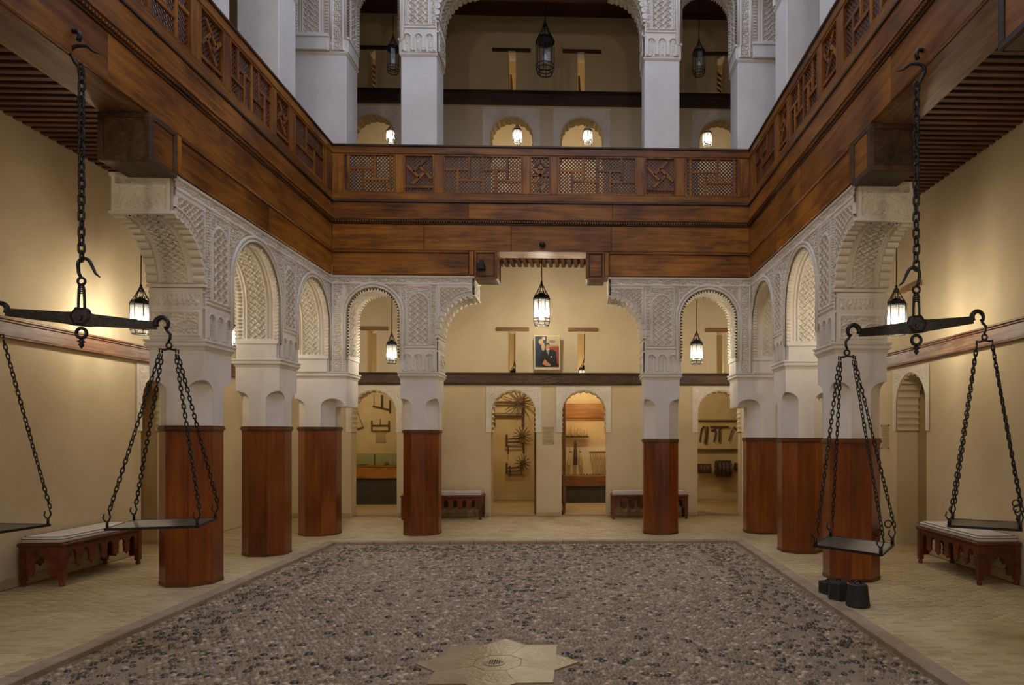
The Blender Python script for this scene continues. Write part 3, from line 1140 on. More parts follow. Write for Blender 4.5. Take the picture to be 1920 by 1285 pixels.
for i in range(-3, 4):
    for j in range(-3, 4):
        if i * i + j * j <= 9:
            dd.lathe([(0.0065, -0.0265), (0.0065, -0.0245), (0.001, -0.024)], 6, Matrix.Translation((SX - 0.02 + i * 0.016, SY + j * 0.016, 0)))
dd.build('drain_grate', M['iron'], st, kind='stuff')

# ------------------------------------------------------------------ ceilings with joists
def ceil(name, x0, x1, y0, y1, along, z=ZC, step=0.115):
    t = wstruct(name, ((x0 + x1) / 2, (y0 + y1) / 2, z))
    MB().box(x0, x1, y0, y1, z + 0.075, z + 0.11).build('boarding', M['joist_x'], t)
    if along == 'x':
        me = MB().bbox(x0, x1, -0.032, 0.032, 0, 0.075, 0.006).mesh('joist', M['joist_x'])
        n = int((y1 - y0) / step)
        for i in range(n):
            o = link('joist', me, t, None, (-t.location.x, y0 + (i + 0.5) * step - t.location.y, 0))
            o.matrix_parent_inverse = Matrix()
    else:
        me = MB().bbox(-0.032, 0.032, y0, y1, 0, 0.075, 0.006).mesh('joist', M['joist_y'])
        n = int((x1 - x0) / step)
        for i in range(n):
            o = link('joist', me, t, None, (x0 + (i + 0.5) * step - t.location.x, -t.location.y, 0))
            o.matrix_parent_inverse = Matrix()
    return t
ceil('ceiling_left', XWL, -4.06, 1.0, YWB, 'x')
ceil('ceiling_right', 2.95, XWR, 1.0, YWB, 'x')
ceil('ceiling_back', -4.05, 2.94, 10.76, YWB, 'y')
cf = wstruct('ceiling_front', (0, -1.5, ZC))
MB().box(XWL, XWR, -3.1, -0.66, ZC, ZC + 0.1).box(XWL, -4.06, -0.66, 1.0, ZC, ZC + 0.1).box(2.95, XWR, -0.66, 1.0, ZC, ZC + 0.1).build('boarding', M['joist_x'], cf)
# upper floor slabs and upper ceilings
uf = wstruct('floor_upper', (0, 11, ZF2))
for bx in ((XWL, -4.06, -3.1, YWB), (2.95, XWR, -3.1, YWB), (-4.06, 2.95, 10.76, YWB), (-4.06, 2.95, -3.1, -0.62)):
    MB().box(*bx, ZC + 0.112, ZF2).build('slab', M['tile1'], uf)
MB().box(XWL - 0.3, XWR + 1.5, YWB + 0.0, 15.8, ZF2 - 0.12, ZF2).build('slab', M['tile1'], uf)
uc = wstruct('ceiling_upper', (0, 11, 9.28))
for bx in ((XWL, -4.2, -3.1, YWB), (3.1, XWR, -3.1, YWB), (-4.2, 3.1, 10.9, YWB), (-4.2, 3.1, -3.1, -0.8)):
    MB().box(*bx, 9.28, 9.4).build('boarding', M['joist_x'], uc)

# ================================================================== ARCADES
arc_l = wthing('arcade', 'carved white plaster arcade along the left side of the court, under the left balcony', 'arcade', (-3.97, 9, ZI))
build_arcade(FL, A_side, 0.0, 0.0068, arc_l, 0.0)
arc_r = wthing('arcade', 'carved white plaster arcade along the right side of the court, under the right balcony', 'arcade', (2.86, 9, ZI))
build_arcade(FRt, A_side, 0.0, 0.0068, arc_r, 0.0)
arc_bl = wthing('arcade', 'carved plaster arch and bracket at the left of the back gallery opening', 'arcade', (-2.6, 10.6, ZI))
build_arcade(FBL, A_bl, 0.0, 0.0075, arc_bl, -0.53)
arc_br = wthing('arcade', 'carved plaster arch and bracket at the right of the back gallery opening', 'arcade', (1.4, 10.6, ZI))
build_arcade(FBR, A_br, 0.0, 0.0075, arc_br, -0.52)
A_near = Arc([(2.60, 2.90)], [(2.91, 3.44)], (3.44, 3.97), (2.45, 2.6), 0.53)
def upper_copy(src, label, dz):
    r = src.copy()
    C.objects.link(r)
    r['label'] = label
    WORLD.add(r.name)
    for ch in list(src.children):
        c = ch.copy()
        C.objects.link(c)
        c.parent = r
        c.matrix_parent_inverse = ch.matrix_parent_inverse.copy()
    r.location = (src.location.x, src.location.y, src.location.z + dz)
    return r
upper_copy(arc_l, 'upper storey carved plaster arcade on the left, bluish white above the left balcony rail', ZU)
upper_copy(arc_r, 'upper storey carved plaster arcade on the right, bluish white above the right balcony rail', ZU)
upper_copy(arc_bl, 'upper storey carved plaster arch at the back left, above the balcony', ZU)
upper_copy(arc_br, 'upper storey carved plaster arch at the back right, above the balcony', ZU)
# parapet wall above the upper arcades (out of frame, closes the light well)
pw = wstruct('wall_parapet', (0, 10, 8.64))
for bx in ((-4.24, -3.70, -0.8, 10.95), (2.60, 3.12, -0.8, 10.95), (-3.7, 2.6, 10.41, 10.95), (-3.7, 2.6, -0.8, -0.27)):
    MB().box(*bx, ZT + ZU, 10.2).build('wall_face', M['white'], pw)
# lintels across the wide openings of the upper storey
for bx in ((-4.24, -3.72, 3.74, 6.4), (2.62, 3.12, 3.74, 6.4), (-1.57, 0.43, 10.42, 10.9)):
    MB().box(*bx, 8.3, ZT + ZU).build('lintel', M['joist_x'], pw)

# ------------------------------------------------------------------ pillars
def octa(ap, ph=PI / 8):
    r_ = ap / math.cos(PI / 8)
    return [(r_ * math.cos(ph + k * PI / 4), r_ * math.sin(ph + k * PI / 4)) for k in range(8)]
def bool_diff(name, base, cutters, mat, parent):
    a = base.build('t_base', mat)
    cs = []
    for c in cutters:
        o = c.build('t_cut', mat)
        md = a.modifiers.new('b', 'BOOLEAN')
        md.operation = 'DIFFERENCE'
        md.solver = 'EXACT'
        md.object = o
        cs.append(o)
    bpy.context.view_layer.update()
    dg = bpy.context.evaluated_depsgraph_get()
    me = bpy.data.meshes.new_from_object(a.evaluated_get(dg))
    me.name = name
    for o in cs + [a]:
        d = o.data
        bpy.data.objects.remove(o)
        bpy.data.meshes.remove(d)
    return me
def arch_cutter(dist, ang, hw, z0, zt, length):
    """prism with a round top, starting at distance dist from the axis, extruded outward along ang"""
    zs = zt - hw
    prof = [(-hw, z0), (hw, z0)] + [(hw * math.cos(PI * i / 12), zs + hw * math.sin(PI * i / 12)) for i in range(13)][0:]
    cl = []
    for p in prof:
        if not cl or (abs(p[0] - cl[-1][0]) + abs(p[1] - cl[-1][1])) > 1e-5:
            cl.append(p)
    dx, dy = math.cos(ang), math.sin(ang)
    n = len(cl)
    vs = [(dx * dist - dy * p[0], dy * dist + dx * p[0], p[1]) for p in cl] + [(dx * (dist + length) - dy * p[0], dy * (dist + length) + dx * p[0], p[1]) for p in cl]
    fs = [tuple(range(n - 1, -1, -1)), tuple(range(n, 2 * n))] + [(i, (i + 1) % n, n + (i + 1) % n, n + i) for i in range(n)]
    m = MB()
    m.add(vs, fs)
    return m
def make_shaft(rx0, rx1, ry0, ry1, ap, zw, mat):
    base = MB().box(rx0, rx1, ry0, ry1, zw - 0.02, ZI - 0.09)
    hw = ap * math.tan(PI / 8)
    cut = [arch_cutter(ap, PI / 4 + k * PI / 2, hw + 0.012, zw - 0.1, 2.05, 0.7) for k in range(4)]
    for (v, ang) in ((rx1, 0), (-rx0, PI), (ry1, PI / 2), (-ry0, -PI / 2)):
        if v - ap > 0.02:
            cut.append(arch_cutter(ap, ang, 0.6, zw - 0.1, 1.90 + 0.35, 0.6) if False else MB().box(*((ap, ap + 0.6, -0.7, 0.7) if ang == 0 else (-ap - 0.6, -ap, -0.7, 0.7) if ang == PI else (-0.7, 0.7, ap, ap + 0.6) if ang > 0 else (-0.7, 0.7, -ap - 0.6, -ap)), zw - 0.1, 1.93))
    return bool_diff('plaster_shaft', base, cut, mat, None)
def stepped(m, x0, x1, y0, y1, prof):
    vs = []
    fs = []
    for (o, z) in prof:
        vs += [(x0 - o, y0 - o, z), (x1 + o, y0 - o, z), (x1 + o, y1 + o, z), (x0 - o, y1 + o, z)]
    n = len(prof)
    for i in range(n - 1):
        for k in range(4):
            fs.append((4 * i + k, 4 * i + (k + 1) % 4, 4 * i + 4 + (k + 1) % 4, 4 * i + 4 + k))
    fs.append((3, 2, 1, 0))
    fs.append(tuple(4 * n - 4 + k for k in range(4)))
    m.add(vs, fs)
    return m
SHAFT = {}
def pillar(cx, cy, zw, label, rect_=(-0.265, 0.265, -0.265, 0.265), ap=0.252, group=None):
    t = thing('pillar', label, 'pillar', (cx, cy, 0), 0, group)
    key = (rect_, ap, zw)
    if key not in SHAFT:
        SHAFT[key] = make_shaft(*rect_, ap, zw, M['white'])
    link('plaster_shaft', SHAFT[key], t)
    x0, x1, y0, y1 = rect_
    stepped(MB(), x0, x1, y0, y1, [(0, ZI - 0.10), (0.004, ZI - 0.095), (0.012, ZI - 0.075), (0.032, ZI - 0.055), (0.034, ZI - 0.035), (0.022, ZI - 0.03), (0.026, ZI - 0.022), (0.04, ZI - 0.012), (0.04, ZI + 0.004), (0.0, ZI + 0.005)]).build('capital_moulding', M['white'], t)
    # eight wooden cladding boards
    ro, ri_ = ap + 0.012, ap - 0.03
    for k in range(8):
        a0 = PI / 8 + k * PI / 4
        a1 = a0 + PI / 4
        g = 0.0015
        def pt(r_, a, s_):
            R_ = r_ / math.cos(PI / 8)
            am = (a0 + a1) / 2
            p = Vector((R_ * math.cos(a), R_ * math.sin(a)))
            tng = Vector((-math.sin(am), math.cos(am)))
            return p + tng * g * s_
        p0, p1, p2, p3 = pt(ri_, a0, 1), pt(ro, a0, 1), pt(ro, a1, -1), pt(ri_, a1, -1)
        MB().prism([(p0.x, p0.y), (p1.x, p1.y), (p2.x, p2.y), (p3.x, p3.y)], 0.002, zw - 0.03).build('cladding_board', M['clad'], t)
    MB().prism(octa(ap - 0.032), 0.0, zw - 0.04).build('core', M['cladrim'], t)
    m = MB()
    for (o_, z0, z1) in ((0.016, zw - 0.062, zw - 0.045), (0.028, zw - 0.045, zw - 0.018), (0.020, zw - 0.018, zw)):
        m.prism(octa(ap + o_), z0, z1)
    m.build('cladding_rim', M['cladrim'], t, kind='stuff')
    # lower chamfered foot ring of the cladding
    MB().prism(octa(ap + 0.016), 0.0, 0.035).build('foot_ring', M['cladrim'], t)
    return t
PZL, PZR = 1.60, 1.47
pillar(-3.975, 7.235, PZL, 'wood-clad white pillar nearest the camera on the left, behind the hanging scale pan')
pillar(-3.975, 8.945, PZL + 0.015, 'wood-clad white pillar in the middle of the left row')
pillar(-3.96, 10.70, PZL + 0.03, 'wood-clad corner pillar at the far end of the left row', (-0.27, 0.49, -0.29, 0.25), 0.272)
pillar(-2.405, 10.675, 1.585, 'wood-clad white pillar left of the back opening, in front of the left back bench', (-0.27, 0.27, -0.265, 0.255))
pillar(1.235, 10.675, 1.45, 'wood-clad white pillar right of the back opening, in front of the right back bench', (-0.265, 0.265, -0.265, 0.255))
pillar(2.84, 10.70, PZR, 'wood-clad corner pillar at the far end of the right row', (-0.46, 0.28, -0.29, 0.25), 0.272)
pillar(2.86, 8.945, PZR, 'wood-clad white pillar in the middle of the right row')
pillar(2.86, 7.235, PZR, 'wood-clad white pillar nearest the camera on the right, above the three iron weights')
# upper storey piers: plain square plaster shafts
def upper_pier(x0, x1, y0, y1, label):
    t = thing('upper_pillar', label, 'pillar', ((x0 + x1) / 2, (y0 + y1) / 2, ZF2))
    cx, cy = (x0 + x1) / 2, (y0 + y1) / 2
    hx, hy = (x1 - x0) / 2, (y1 - y0) / 2
    MB().bbox(-hx, hx, -hy, hy, 0, ZI + ZU - ZF2 - 0.04, 0.01).build('plaster_shaft', M['white'], t)
    zz = ZI + ZU - ZF2
    stepped(MB(), -hx, hx, -hy, hy, [(0, zz - 0.05), (0.006, zz - 0.045), (0.02, zz - 0.02), (0.02, zz - 0.005), (0, zz + 0.004)]).build('capital_moulding', M['stucco'], t)
upper_pier(-4.23, -3.72, 6.98, 7.49, 'plain white upper pillar on the left, cut by the top edge of the picture')
upper_pier(-4.23, -3.72, 8.69, 9.20, 'plain white upper pillar in the middle of the left balcony')
upper_pier(-4.23, -3.475, 10.42, 10.94, 'plain white upper corner pillar behind the back left corner of the balcony')
upper_pier(-2.67, -2.14, 10.42, 10.93, 'plain white upper pillar standing left of the big unlit upper lantern')
upper_pier(0.97, 1.50, 10.42, 10.93, 'plain white upper pillar standing right of the big unlit upper lantern')
upper_pier(2.385, 3.12, 10.42, 10.94, 'plain white upper corner pillar behind the back right corner of the balcony')
upper_pier(2.61, 3.12, 8.69, 9.20, 'plain white upper pillar in the middle of the right balcony')
upper_pier(2.61, 3.12, 6.98, 7.49, 'plain white upper pillar on the right, cut by the top edge of the picture')

# ================================================================== BALCONIES
def lattice_panel(fr, u0, u1, z0, z1, kind, parent):
    t = MB()
    fw = 0.02
    for bx in ((u0, u0 + fw, z0, z1), (u1 - fw, u1, z0, z1), (u0 + fw, u1 - fw, z0, z0 + fw), (u0 + fw, u1 - fw, z1 - fw, z1)):
        fr.box(t, bx[0], bx[1], -0.05, 0.0, bx[2], bx[3])
    pn = t.build('lattice_frame', M['fascia_z'], parent)
    u0 += fw; u1 -= fw; z0 += fw; z1 -= fw
    W, H_ = u1 - u0, z1 - z0
    # fine lattice: two layers of diagonal slats
    lm = MB()
    p = 0.053
    hw = 0.0074
    for s in (1, -1):
        k = -int(H_ / p) - 2
        while k * p < W + H_:
            c = k * p
            # line u = c + s*(z) ... clip to rectangle
            pts = []
            if s == 1:
                a = max(0, -c); b = min(H_, W - c)
                q = lambda zz: c + zz
            else:
                a = max(0, c - W); b = min(H_, c)
                q = lambda zz: c - zz
            if b - a > 0.004:
                ua, ub = u0 + q(a), u0 + q(b)
                za, zb2 = z0 + a, z0 + b
                w0, w1 = (-0.040, -0.033) if s == 1 else (-0.033, -0.026)
                d = hw * 1.414
                vs = [fr.p(ua, w0, za - d), fr.p(ub, w0, zb2 - d), fr.p(ub, w0, zb2 + d), fr.p(ua, w0, za + d),
                      fr.p(ua, w1, za - d), fr.p(ub, w1, zb2 - d), fr.p(ub, w1, zb2 + d), fr.p(ua, w1, za + d)]
                lm.add(vs, [(0, 1, 2, 3), (4, 5, 6, 7), (0, 1, 5, 4), (3, 2, 6, 7), (0, 3, 7, 4), (1, 2, 6, 5)])
            k += 1
    lm.build('lattice', M['lattice'], pn, kind='stuff')
    # turned beads at the slat crossings would be under two pixels: left to the lattice
    bars = MB()
    bw = 0.019
    def hb(ua, ub, z):
        ua, ub = max(ua, 0), min(ub, W)
        m = MB()
        fr.box(m, u0 + ua, u0 + ub, -0.03, -0.008, z0 + z - bw, z0 + z + bw, 0.004)
        m.build('bar', M['fascia_' + fr.ax], pn)
    def vb(u, za, zb3):
        m = MB()
        fr.box(m, u0 + u - bw, u0 + u + bw, -0.03, -0.006, z0 + max(za, 0), z0 + min(zb3, H_), 0.004)
        m.build('bar', M['fascia_z'], pn)
    def dbar(ua, za, ub, zb3):
        v = Vector((ub - ua, zb3 - za))
        n = Vector((-v.y, v.x)).normalized() * bw
        plate(MB(), [(u0 + ua - n.x, z0 + za - n.y), (u0 + ub - n.x, z0 + zb3 - n.y), (u0 + ub + n.x, z0 + zb3 + n.y), (u0 + ua + n.x, z0 + za + n.y)], [], fr, -0.03, -0.008).build('bar', M['fascia_z'], pn)
    if kind == 'B':
        cu_, cz_ = W / 2, H_ * 0.56
        r_ = min(W, H_ * 0.85) / 2
        q = r_ * 0.30
        hh = r_
        # a pinwheel turned by 45 degrees
        for k in range(4):
            a = PI / 4 + k * PI / 2
            ca, sa = math.cos(a), math.sin(a)
            def rot(x_, y_):
                X_, Y_ = cu_ + x_ * ca - y_ * sa, cz_ + x_ * sa + y_ * ca
                return min(max(X_, bw), W - bw), min(max(Y_, 0.09), H_ - bw * .5)
            a_, b_ = rot(-q, q), rot(hh * 0.98, q)
            dbar(a_[0], a_[1], b_[0], b_[1])
        hb(0, W, 0.075)
    elif kind == 'D':
        for zz in (H_ * 0.28, H_ * 0.72):
            for s in (-1, 1):
                dbar(W / 2 - 0.10, zz, W / 2, zz + s * 0.11)
                dbar(W / 2 + 0.10, zz, W / 2, zz + s * 0.11)
            dbar(W / 2 - 0.035, zz, W / 2 + 0.035, zz)
        hb(0, W, H_ / 2)
    else:
        nmod = max(1, int(round(W / 0.62)))
        mw = W / nmod
        side = 0.0
        if kind == 'A':
            side = 0.05
            vb(0.055, 0, H_); vb(W - 0.055, 0, H_)
            nmod, mw = 1, W - 0.15
        for k in range(nmod):
            o_ = k * mw + (0.075 if kind == 'A' else 0)
            if k > 0:
                vb(o_, 0, H_)
            hb(o_, o_ + mw * 0.66, H_ * 0.64)
            vb(o_ + mw * 0.64, H_ * 0.38, H_)
            hb(o_ + mw * 0.34, o_ + mw, H_ * 0.34)
            vb(o_ + mw * 0.34, 0, H_ * 0.62)

def run_boards(fr, u0, u1, w0, w1, z0, z1, name, mat, parent, lo=1.2, hi=2.6, c=0.004):
    p = u0
    while p < u1 - 0.01:
        L_ = rnd.uniform(lo, hi)
        if u1 - (p + L_) < 0.6:
            L_ = u1 - p
        m = MB()
        dw = rnd.uniform(-0.003, 0.003)
        fr.box(m, p + 0.0015, p + L_ - 0.0015, w0, w1 + dw, z0, z1, c)
        m.build(name, mat, parent)
        p += L_

def balcony(fr, length, panels, parent, brackets):
    """brackets: list of (u_from, u_to, corbel_to) in running order; gap between the corbels is open below"""
    ax = fr.ax
    mt = M['fascia_' + ax]
    # structural beam behind the boards
    m = MB()
    fr.box(m, 0.0, length, -0.40, -0.03, 4.245, 4.99)
    m.build('beam', M['weathered_' + ax], parent)
    # soffit board, pale
    lo_segs = []
    for (a, b, c1, c2) in brackets:      # board from a to b, corbel from c1 to c2
        m = MB()
        fr.box(m, a, b, -0.40, -0.03, 3.885, 4.243)
        m.build('beam', M['fascia_' + ax], parent)
        run_boards(fr, a, b, -0.03, 0.0, 3.886, 4.205, 'lower_board', mt, parent)
        # post
        q0, q1 = (b, c1) if c2 > c1 else (c1, a)
        m = MB()
        s0, s1 = min(q0, q1), max(q0, q1)
        fr.box(m, s0 + 0.012, s1 - 0.012, -0.03, 0.012, 3.886, 4.235, 0.004)
        m.build('post', M['fascia_z'], parent)
        m = MB()
        fr.box(m, s0 - 0.002, s1 + 0.002, -0.40, -0.03, 3.885, 4.243)
        m.build('beam', M['fascia_' + ax], parent)
        k0, k1 = min(c1, c2), max(c1, c2)
        m = MB()
        fr.box(m, k0, k1, -0.42, -0.002, 3.83, 4.243, 0.008)
        cb = m.build('corbel', M['darkbeam_' + ax], parent)  # darker wood puts the shade of the ends and underside into the colour
        m = MB()
        fr.box(m, k0 + 0.05, k1 - 0.05, -0.002, 0.006, 3.88, 4.195, 0.002)
        m.build('face_panel', mt, cb)
        m = MB()
        # raised frame on the court face and on the end face
        e = 0.045 if c2 > 4.2 and ax == 'y' or (ax == 'y') else 0.026
        for bx in ((k0, k1, 3.83, 3.83 + e), (k0, k1, 4.243 - e, 4.243), (k0, k0 + e, 3.83 + e, 4.243 - e), (k1 - e, k1, 3.83 + e, 4.243 - e)):
            fr.box(m, bx[0], bx[1], -0.002, 0.016, bx[2], bx[3], 0.004)
        ue = c2
        sgn = 1 if c2 > c1 else -1
        u_a, u_b = sorted((ue, ue + sgn * 0.014))
        for bx in ((-0.42, 0.014, 3.83, 3.83 + e), (-0.42, 0.014, 4.243 - e, 4.243), (-0.42, -0.42 + e, 3.83 + e, 4.243 - e), (0.014 - e, 0.014, 3.83 + e, 4.243 - e)):
            fr.box(m, u_a, u_b, bx[0], bx[1], bx[2], bx[3], 0.003)
        m.build('corbel_frame', M['darkbeam_' + ax] if ax == 'y' else mt, cb, kind='stuff')
        lo_segs.append((a, b))
        m = MB()
        fr.box(m, a, b, -0.03, 0.022, 4.208, 4.228, 0.006)
        fr.box(m, a, b, -0.03, 0.012, 4.228, 4.245, 0.004)
        m.build('moulding', mt, parent, kind='stuff')
    run_boards(fr, 0, length, -0.03, 0.0, 4.252, 4.63, 'upper_board', mt, parent)
    run_boards(fr, 0, length, -0.03, 0.010, 4.725, 4.95, 'top_board', mt, parent, 2.0, 3.4)
    for (w1, za, zb2) in ((0.014, 4.634, 4.652), (-0.012, 4.652, 4.672), (0.030, 4.672, 4.695), (0.042, 4.695, 4.718), (0.030, 4.953, 4.975), (0.014, 4.975, 4.990)):
        m = MB()
        fr.box(m, 0, length, -0.03, w1, za, zb2, 0.004)
        m.build('moulding', M['darkbeam_' + ax] if w1 < 0.035 else mt, parent)
    # dentil row under the top board
    m = MB()
    u = 0.02
    while u < length:
        fr.box(m, u, u + 0.018, 0.0, 0.036, 4.655, 4.671)
        u += 0.036
    m.build('dentils', mt, parent, kind='stuff')
    m = MB(); fr.box(m, 0, length, -0.075, 0.004, 4.992, 5.095, 0.006); m.build('bottom_rail', mt, parent)
    m = MB(); fr.box(m, 0, length, -0.085, 0.010, 5.672, 5.775, 0.006); m.build('top_rail', mt, parent)
    m = MB(); fr.box(m, 0, length, -0.10, 0.028, 5.776, 5.806, 0.006); m.build('rail_cap', M['darkbeam_' + ax], parent)
    prev = 0.0
    for (a, b, kd) in panels:
        m = MB()
        fr.box(m, prev, a, -0.07, 0.0, 5.096, 5.671, 0.005)
        m.build('stile', M['fascia_z'], parent)
        lattice_panel(fr, a + 0.001, b - 0.001, 5.097, 5.670, kd, parent)
        prev = b
    m = MB()
    fr.box(m, prev, length, -0.07, 0.0, 5.096, 5.671, 0.005)
    m.build('stile', M['fascia_z'], parent)

FfL = Fr((-3.66, 10.36), (0, -1), (1, 0))
FfR = Fr((2.55, 10.36), (0, -1), (-1, 0))
FfB = Fr((-3.66, 10.36), (1, 0), (0, -1))
LB = 10.36 + 0.3
def ub_(px):
    return atY(px, 300, 10.36).x + 3.66
bal_b = wthing('balcony', 'red-brown wooden balcony with lattice balustrade across the back of the court', 'balcony', (-0.55, 10.4, 3.87))
pan_b = [(ub_(a), ub_(b), k) for a, b, k in ((643, 741, 'A'), (757, 814, 'B'), (831, 979, 'C'), (994, 1032, 'D'), (1046, 1194, 'C'), (1209, 1267, 'B'), (1285, 1386, 'A'))]
balcony(FfB, 6.21, pan_b, bal_b, [(0.0, 2.0, 2.09, 2.42), (4.10, 6.21, 4.02, 3.76)])
side_pan = [(0.22, 1.38, 'A'), (1.47, 1.89, 'B'), (1.98, 2.98, 'C'), (3.10, 3.55, 'B'), (3.70, 4.95, 'C'), (5.06, 5.50, 'B'), (5.60, 6.75, 'C'), (6.86, 7.3, 'B'), (7.42, 8.6, 'C'), (8.7, 9.15, 'B'), (9.25, 10.4, 'A')]
bal_l = wthing('balcony', 'wooden balcony with lattice balustrade running along the left side of the court', 'balcony', (-3.8, 6, 3.87))
balcony(FfL, LB, side_pan, bal_l, [(0.0, 3.87, 3.96, 4.35), (6.71, LB, 6.63, 6.24)])
bal_r = wthing('balcony', 'wooden balcony with lattice balustrade running along the right side of the court', 'balcony', (2.7, 6, 3.87))
balcony(FfR, LB, side_pan, bal_r, [(0.0, 3.87, 3.96, 4.35), (6.71, LB, 6.63, 6.24)])
# front balcony fascia behind the camera, plain, closes the light well
bf = wstruct('trim_front_fascia', (0, -0.4, 4))
MB().box(-3.66, 2.55, -0.7, -0.32, 4.245, 5.8).build('beam', M['fascia_x'], bf)
# nearest brackets of the mirrored arcades (seen at the right edge of the picture)
for fr_, nm, x in ((FLn, 'left', -3.9), (FRn, 'right', 2.8)):
    t = wthing('arcade', 'carved plaster bracket under the %s balcony beside the camera' % nm, 'arcade', (x, 3.4, ZI))
    build_arcade(fr_, A_near, 0.0, 0.03, t, 2.45)
    x0 = -3.975 if nm == 'left' else 2.86
    pillar(x0, 2 * YM - 7.235, PZL if nm == 'left' else PZR, 'wood-clad white pillar just outside the %s edge of the picture' % nm)

# ------------------------------------------------------------------ outer shell, closes what lies behind slits and niches
sh = wstruct('wall_outer', (0, 6, 0))
MB().box(XWL - 1.2, XWL - 1.1, -3.4, 16.4, -0.1, 9.4).box(XWR + 1.6, XWR + 1.7, -3.4, 16.4, -0.1, 9.4).box(XWL - 1.2, XWR + 1.7, 16.36, 16.4, -0.1, 9.4).box(XWL - 1.2, XWL - 0.3, -3.4, -3.3, 0, 9.4).box(XWR + 0.3, XWR + 1.7, -3.4, -3.3, 0, 9.4).box(XWL - 1.2, XWL - 0.01, -3.4, 16.4, 9.33, 9.4).box(XWR + 0.01, XWR + 1.7, -3.4, 16.4, 9.33, 9.4).box(XWL - 1.2, XWR + 1.7, YWB + 0.01, 16.4, 9.33, 9.4).box(XWL - 1.2, XWL - 0.31, -3.4, 16.4, -0.1, -0.04).box(XWR + 0.31, XWR + 1.7, -3.4, 16.4, -0.1, -0.04).build('shell', M['cream'], sh, kind='stuff')

# ================================================================== LANTERNS
def lantern_meshes(seg=8):
    r_ = 0.145
    prof = lambda r0, z, k: Vector((r0 * math.cos(2 * PI * k / seg + PI / 8), r0 * math.sin(2 * PI * k / seg + PI / 8), z))
    fr_ = MB()
    for k in range(seg):
        fr_.tube([prof(0.115, 0.0, k), prof(0.142, 0.06, k), prof(0.142, 0.11, k), prof(0.145, 0.45, k)], 0.0065, 5)
    for (r0, z, rad) in ((0.117, 0.0, 0.009), (0.142, 0.06, 0.007), (0.144, 0.115, 0.007), (0.147, 0.45, 0.010), (0.144, 0.43, 0.005)):
        fr_.tube([prof(r0, z, k) for k in range(seg)], rad, 5, closed=True)
    cap = MB()
    for k in range(seg):
        cap.tube([prof(0.147, 0.45, k), prof(0.125, 0.50, k), prof(0.085, 0.56, k), prof(0.045, 0.64, k), prof(0.022, 0.70, k)], 0.006, 5)
    for (r0, z, rad) in ((0.125, 0.50, 0.007), (0.085, 0.56, 0.005), (0.04, 0.65, 0.006)):
        cap.tube([prof(r0, z, k) for k in range(seg)], rad, 5, closed=True)
    cap.lathe([(0.03, 0.68), (0.028, 0.70), (0.014, 0.715), (0.020, 0.73), (0.012, 0.75), (0.004, 0.77)], 8)
    cap.lathe([(0.142, 0.452), (0.122, 0.50), (0.118, 0.50), (0.02, 0.56)], 8, None, PI / 8)
    gl = MB()
    for k in range(seg):
        a, b = prof(0.140, 0.12, k), prof(0.140, 0.12, (k + 1) % seg)
        c, d = prof(0.142, 0.43, (k + 1) % seg), prof(0.142, 0.43, k)
        gl.add([a, b, c, d], [(0, 1, 2, 3)])
    bulb = MB().lathe([(0.006, 0.135), (0.034, 0.15), (0.048, 0.185), (0.045, 0.215), (0.028, 0.255), (0.016, 0.275)], 10)
    sock = MB().lathe([(0.017, 0.275), (0.017, 0.33), (0.006, 0.335), (0.006, 0.46)], 8)
    return (fr_.mesh('frame', M['ironpaint']), cap.mesh('cap', M['ironpaint']), gl.mesh('glass', M['lantern_glass']),
            bulb.mesh('bulb', M['bulb'], True), sock.mesh('socket', M['ironpaint']), bulb.mesh('bulb', M['bulb_off'], True), bulb.mesh('bulb', M['bulb_small'], True))
LM = lantern_meshes()
def lantern(x, y, z, w, ztop, label, lit=1, h=None, group=None):
    s = w / 0.29
    sz = (h / 0.74) if h else s
    t = thing('lantern', label, 'lantern', (x, y, z), rnd.uniform(0, .4), group)
    for k, nm in ((0, 'frame'), (1, 'cap'), (2, 'glass'), (4, 'socket')):
        o = link(nm, LM[k], t)
        o.scale = (s, s, sz)
    o = link('bulb', LM[{1: 3, 0: 5, 2: 6}[lit]], t)
    o.scale = (s, s, sz)
    MB().tube([(0, 0, 0.76 * sz), (0.003, 0, (ztop - z) * 0.5), (0, 0, ztop - z)], 0.006 if w < 0.25 else 0.008, 6).build('cable', M['ironpaint'], t)
    return t
def lan_px(px, pyb, y, w, ztop, label, lit=1, hpx=None):
    p = atY(px, pyb, y)
    h = hpx / FPX * y if hpx else None
    return lantern(p.x, y, p.z, w, ztop, label, lit, h)
lan_px(1015.5, 611, 11.5, 0.285, ZC, 'largest lit lantern, hanging in the middle of the back opening above the portrait', 1, 82)
lan_px(734.5, 682, 11.3, 0.165, ZC, 'lit lantern hanging in the left back arch', 1, 58)
lan_px(1306, 683, 11.3, 0.20, ZC, 'lit lantern hanging in the right back arch', 1, 62)
lantern(-5.02, 8.1, 2.66, 0.22, ZC, 'lit lantern in the left gallery, half hidden behind the nearest left pillar', 1, 0.56)
lantern(-4.98, 10.0, 2.72, 0.22, ZC, 'lit lantern in the left gallery, seen between the first and second left pillars', 1, 0.52)
lantern(3.63, 7.85, 2.66, 0.225, ZC, 'lit lantern in the right gallery, behind the iron beam of the right scale', 1, 0.56)
lan_px(737, 136, 11.4, 0.20, 9.28, 'small unlit lantern in the upper left arch', 0, 70)
lan_px(1022, 138, 11.4, 0.30, 9.28, 'big unlit lantern hanging in the middle of the upper opening', 0, 98)
lan_px(1310.5, 140, 11.4, 0.215, 9.28, 'small unlit lantern in the upper right arch', 0, 66)
lan_px(733, 268, 14.4, 0.20, 9.15, 'glowing lantern inside the upper room, leftmost small arch', 1, 34)
lan_px(970, 269, 14.4, 0.20, 9.15, 'glowing lantern inside the upper room, left of the two middle small arches', 1, 38)
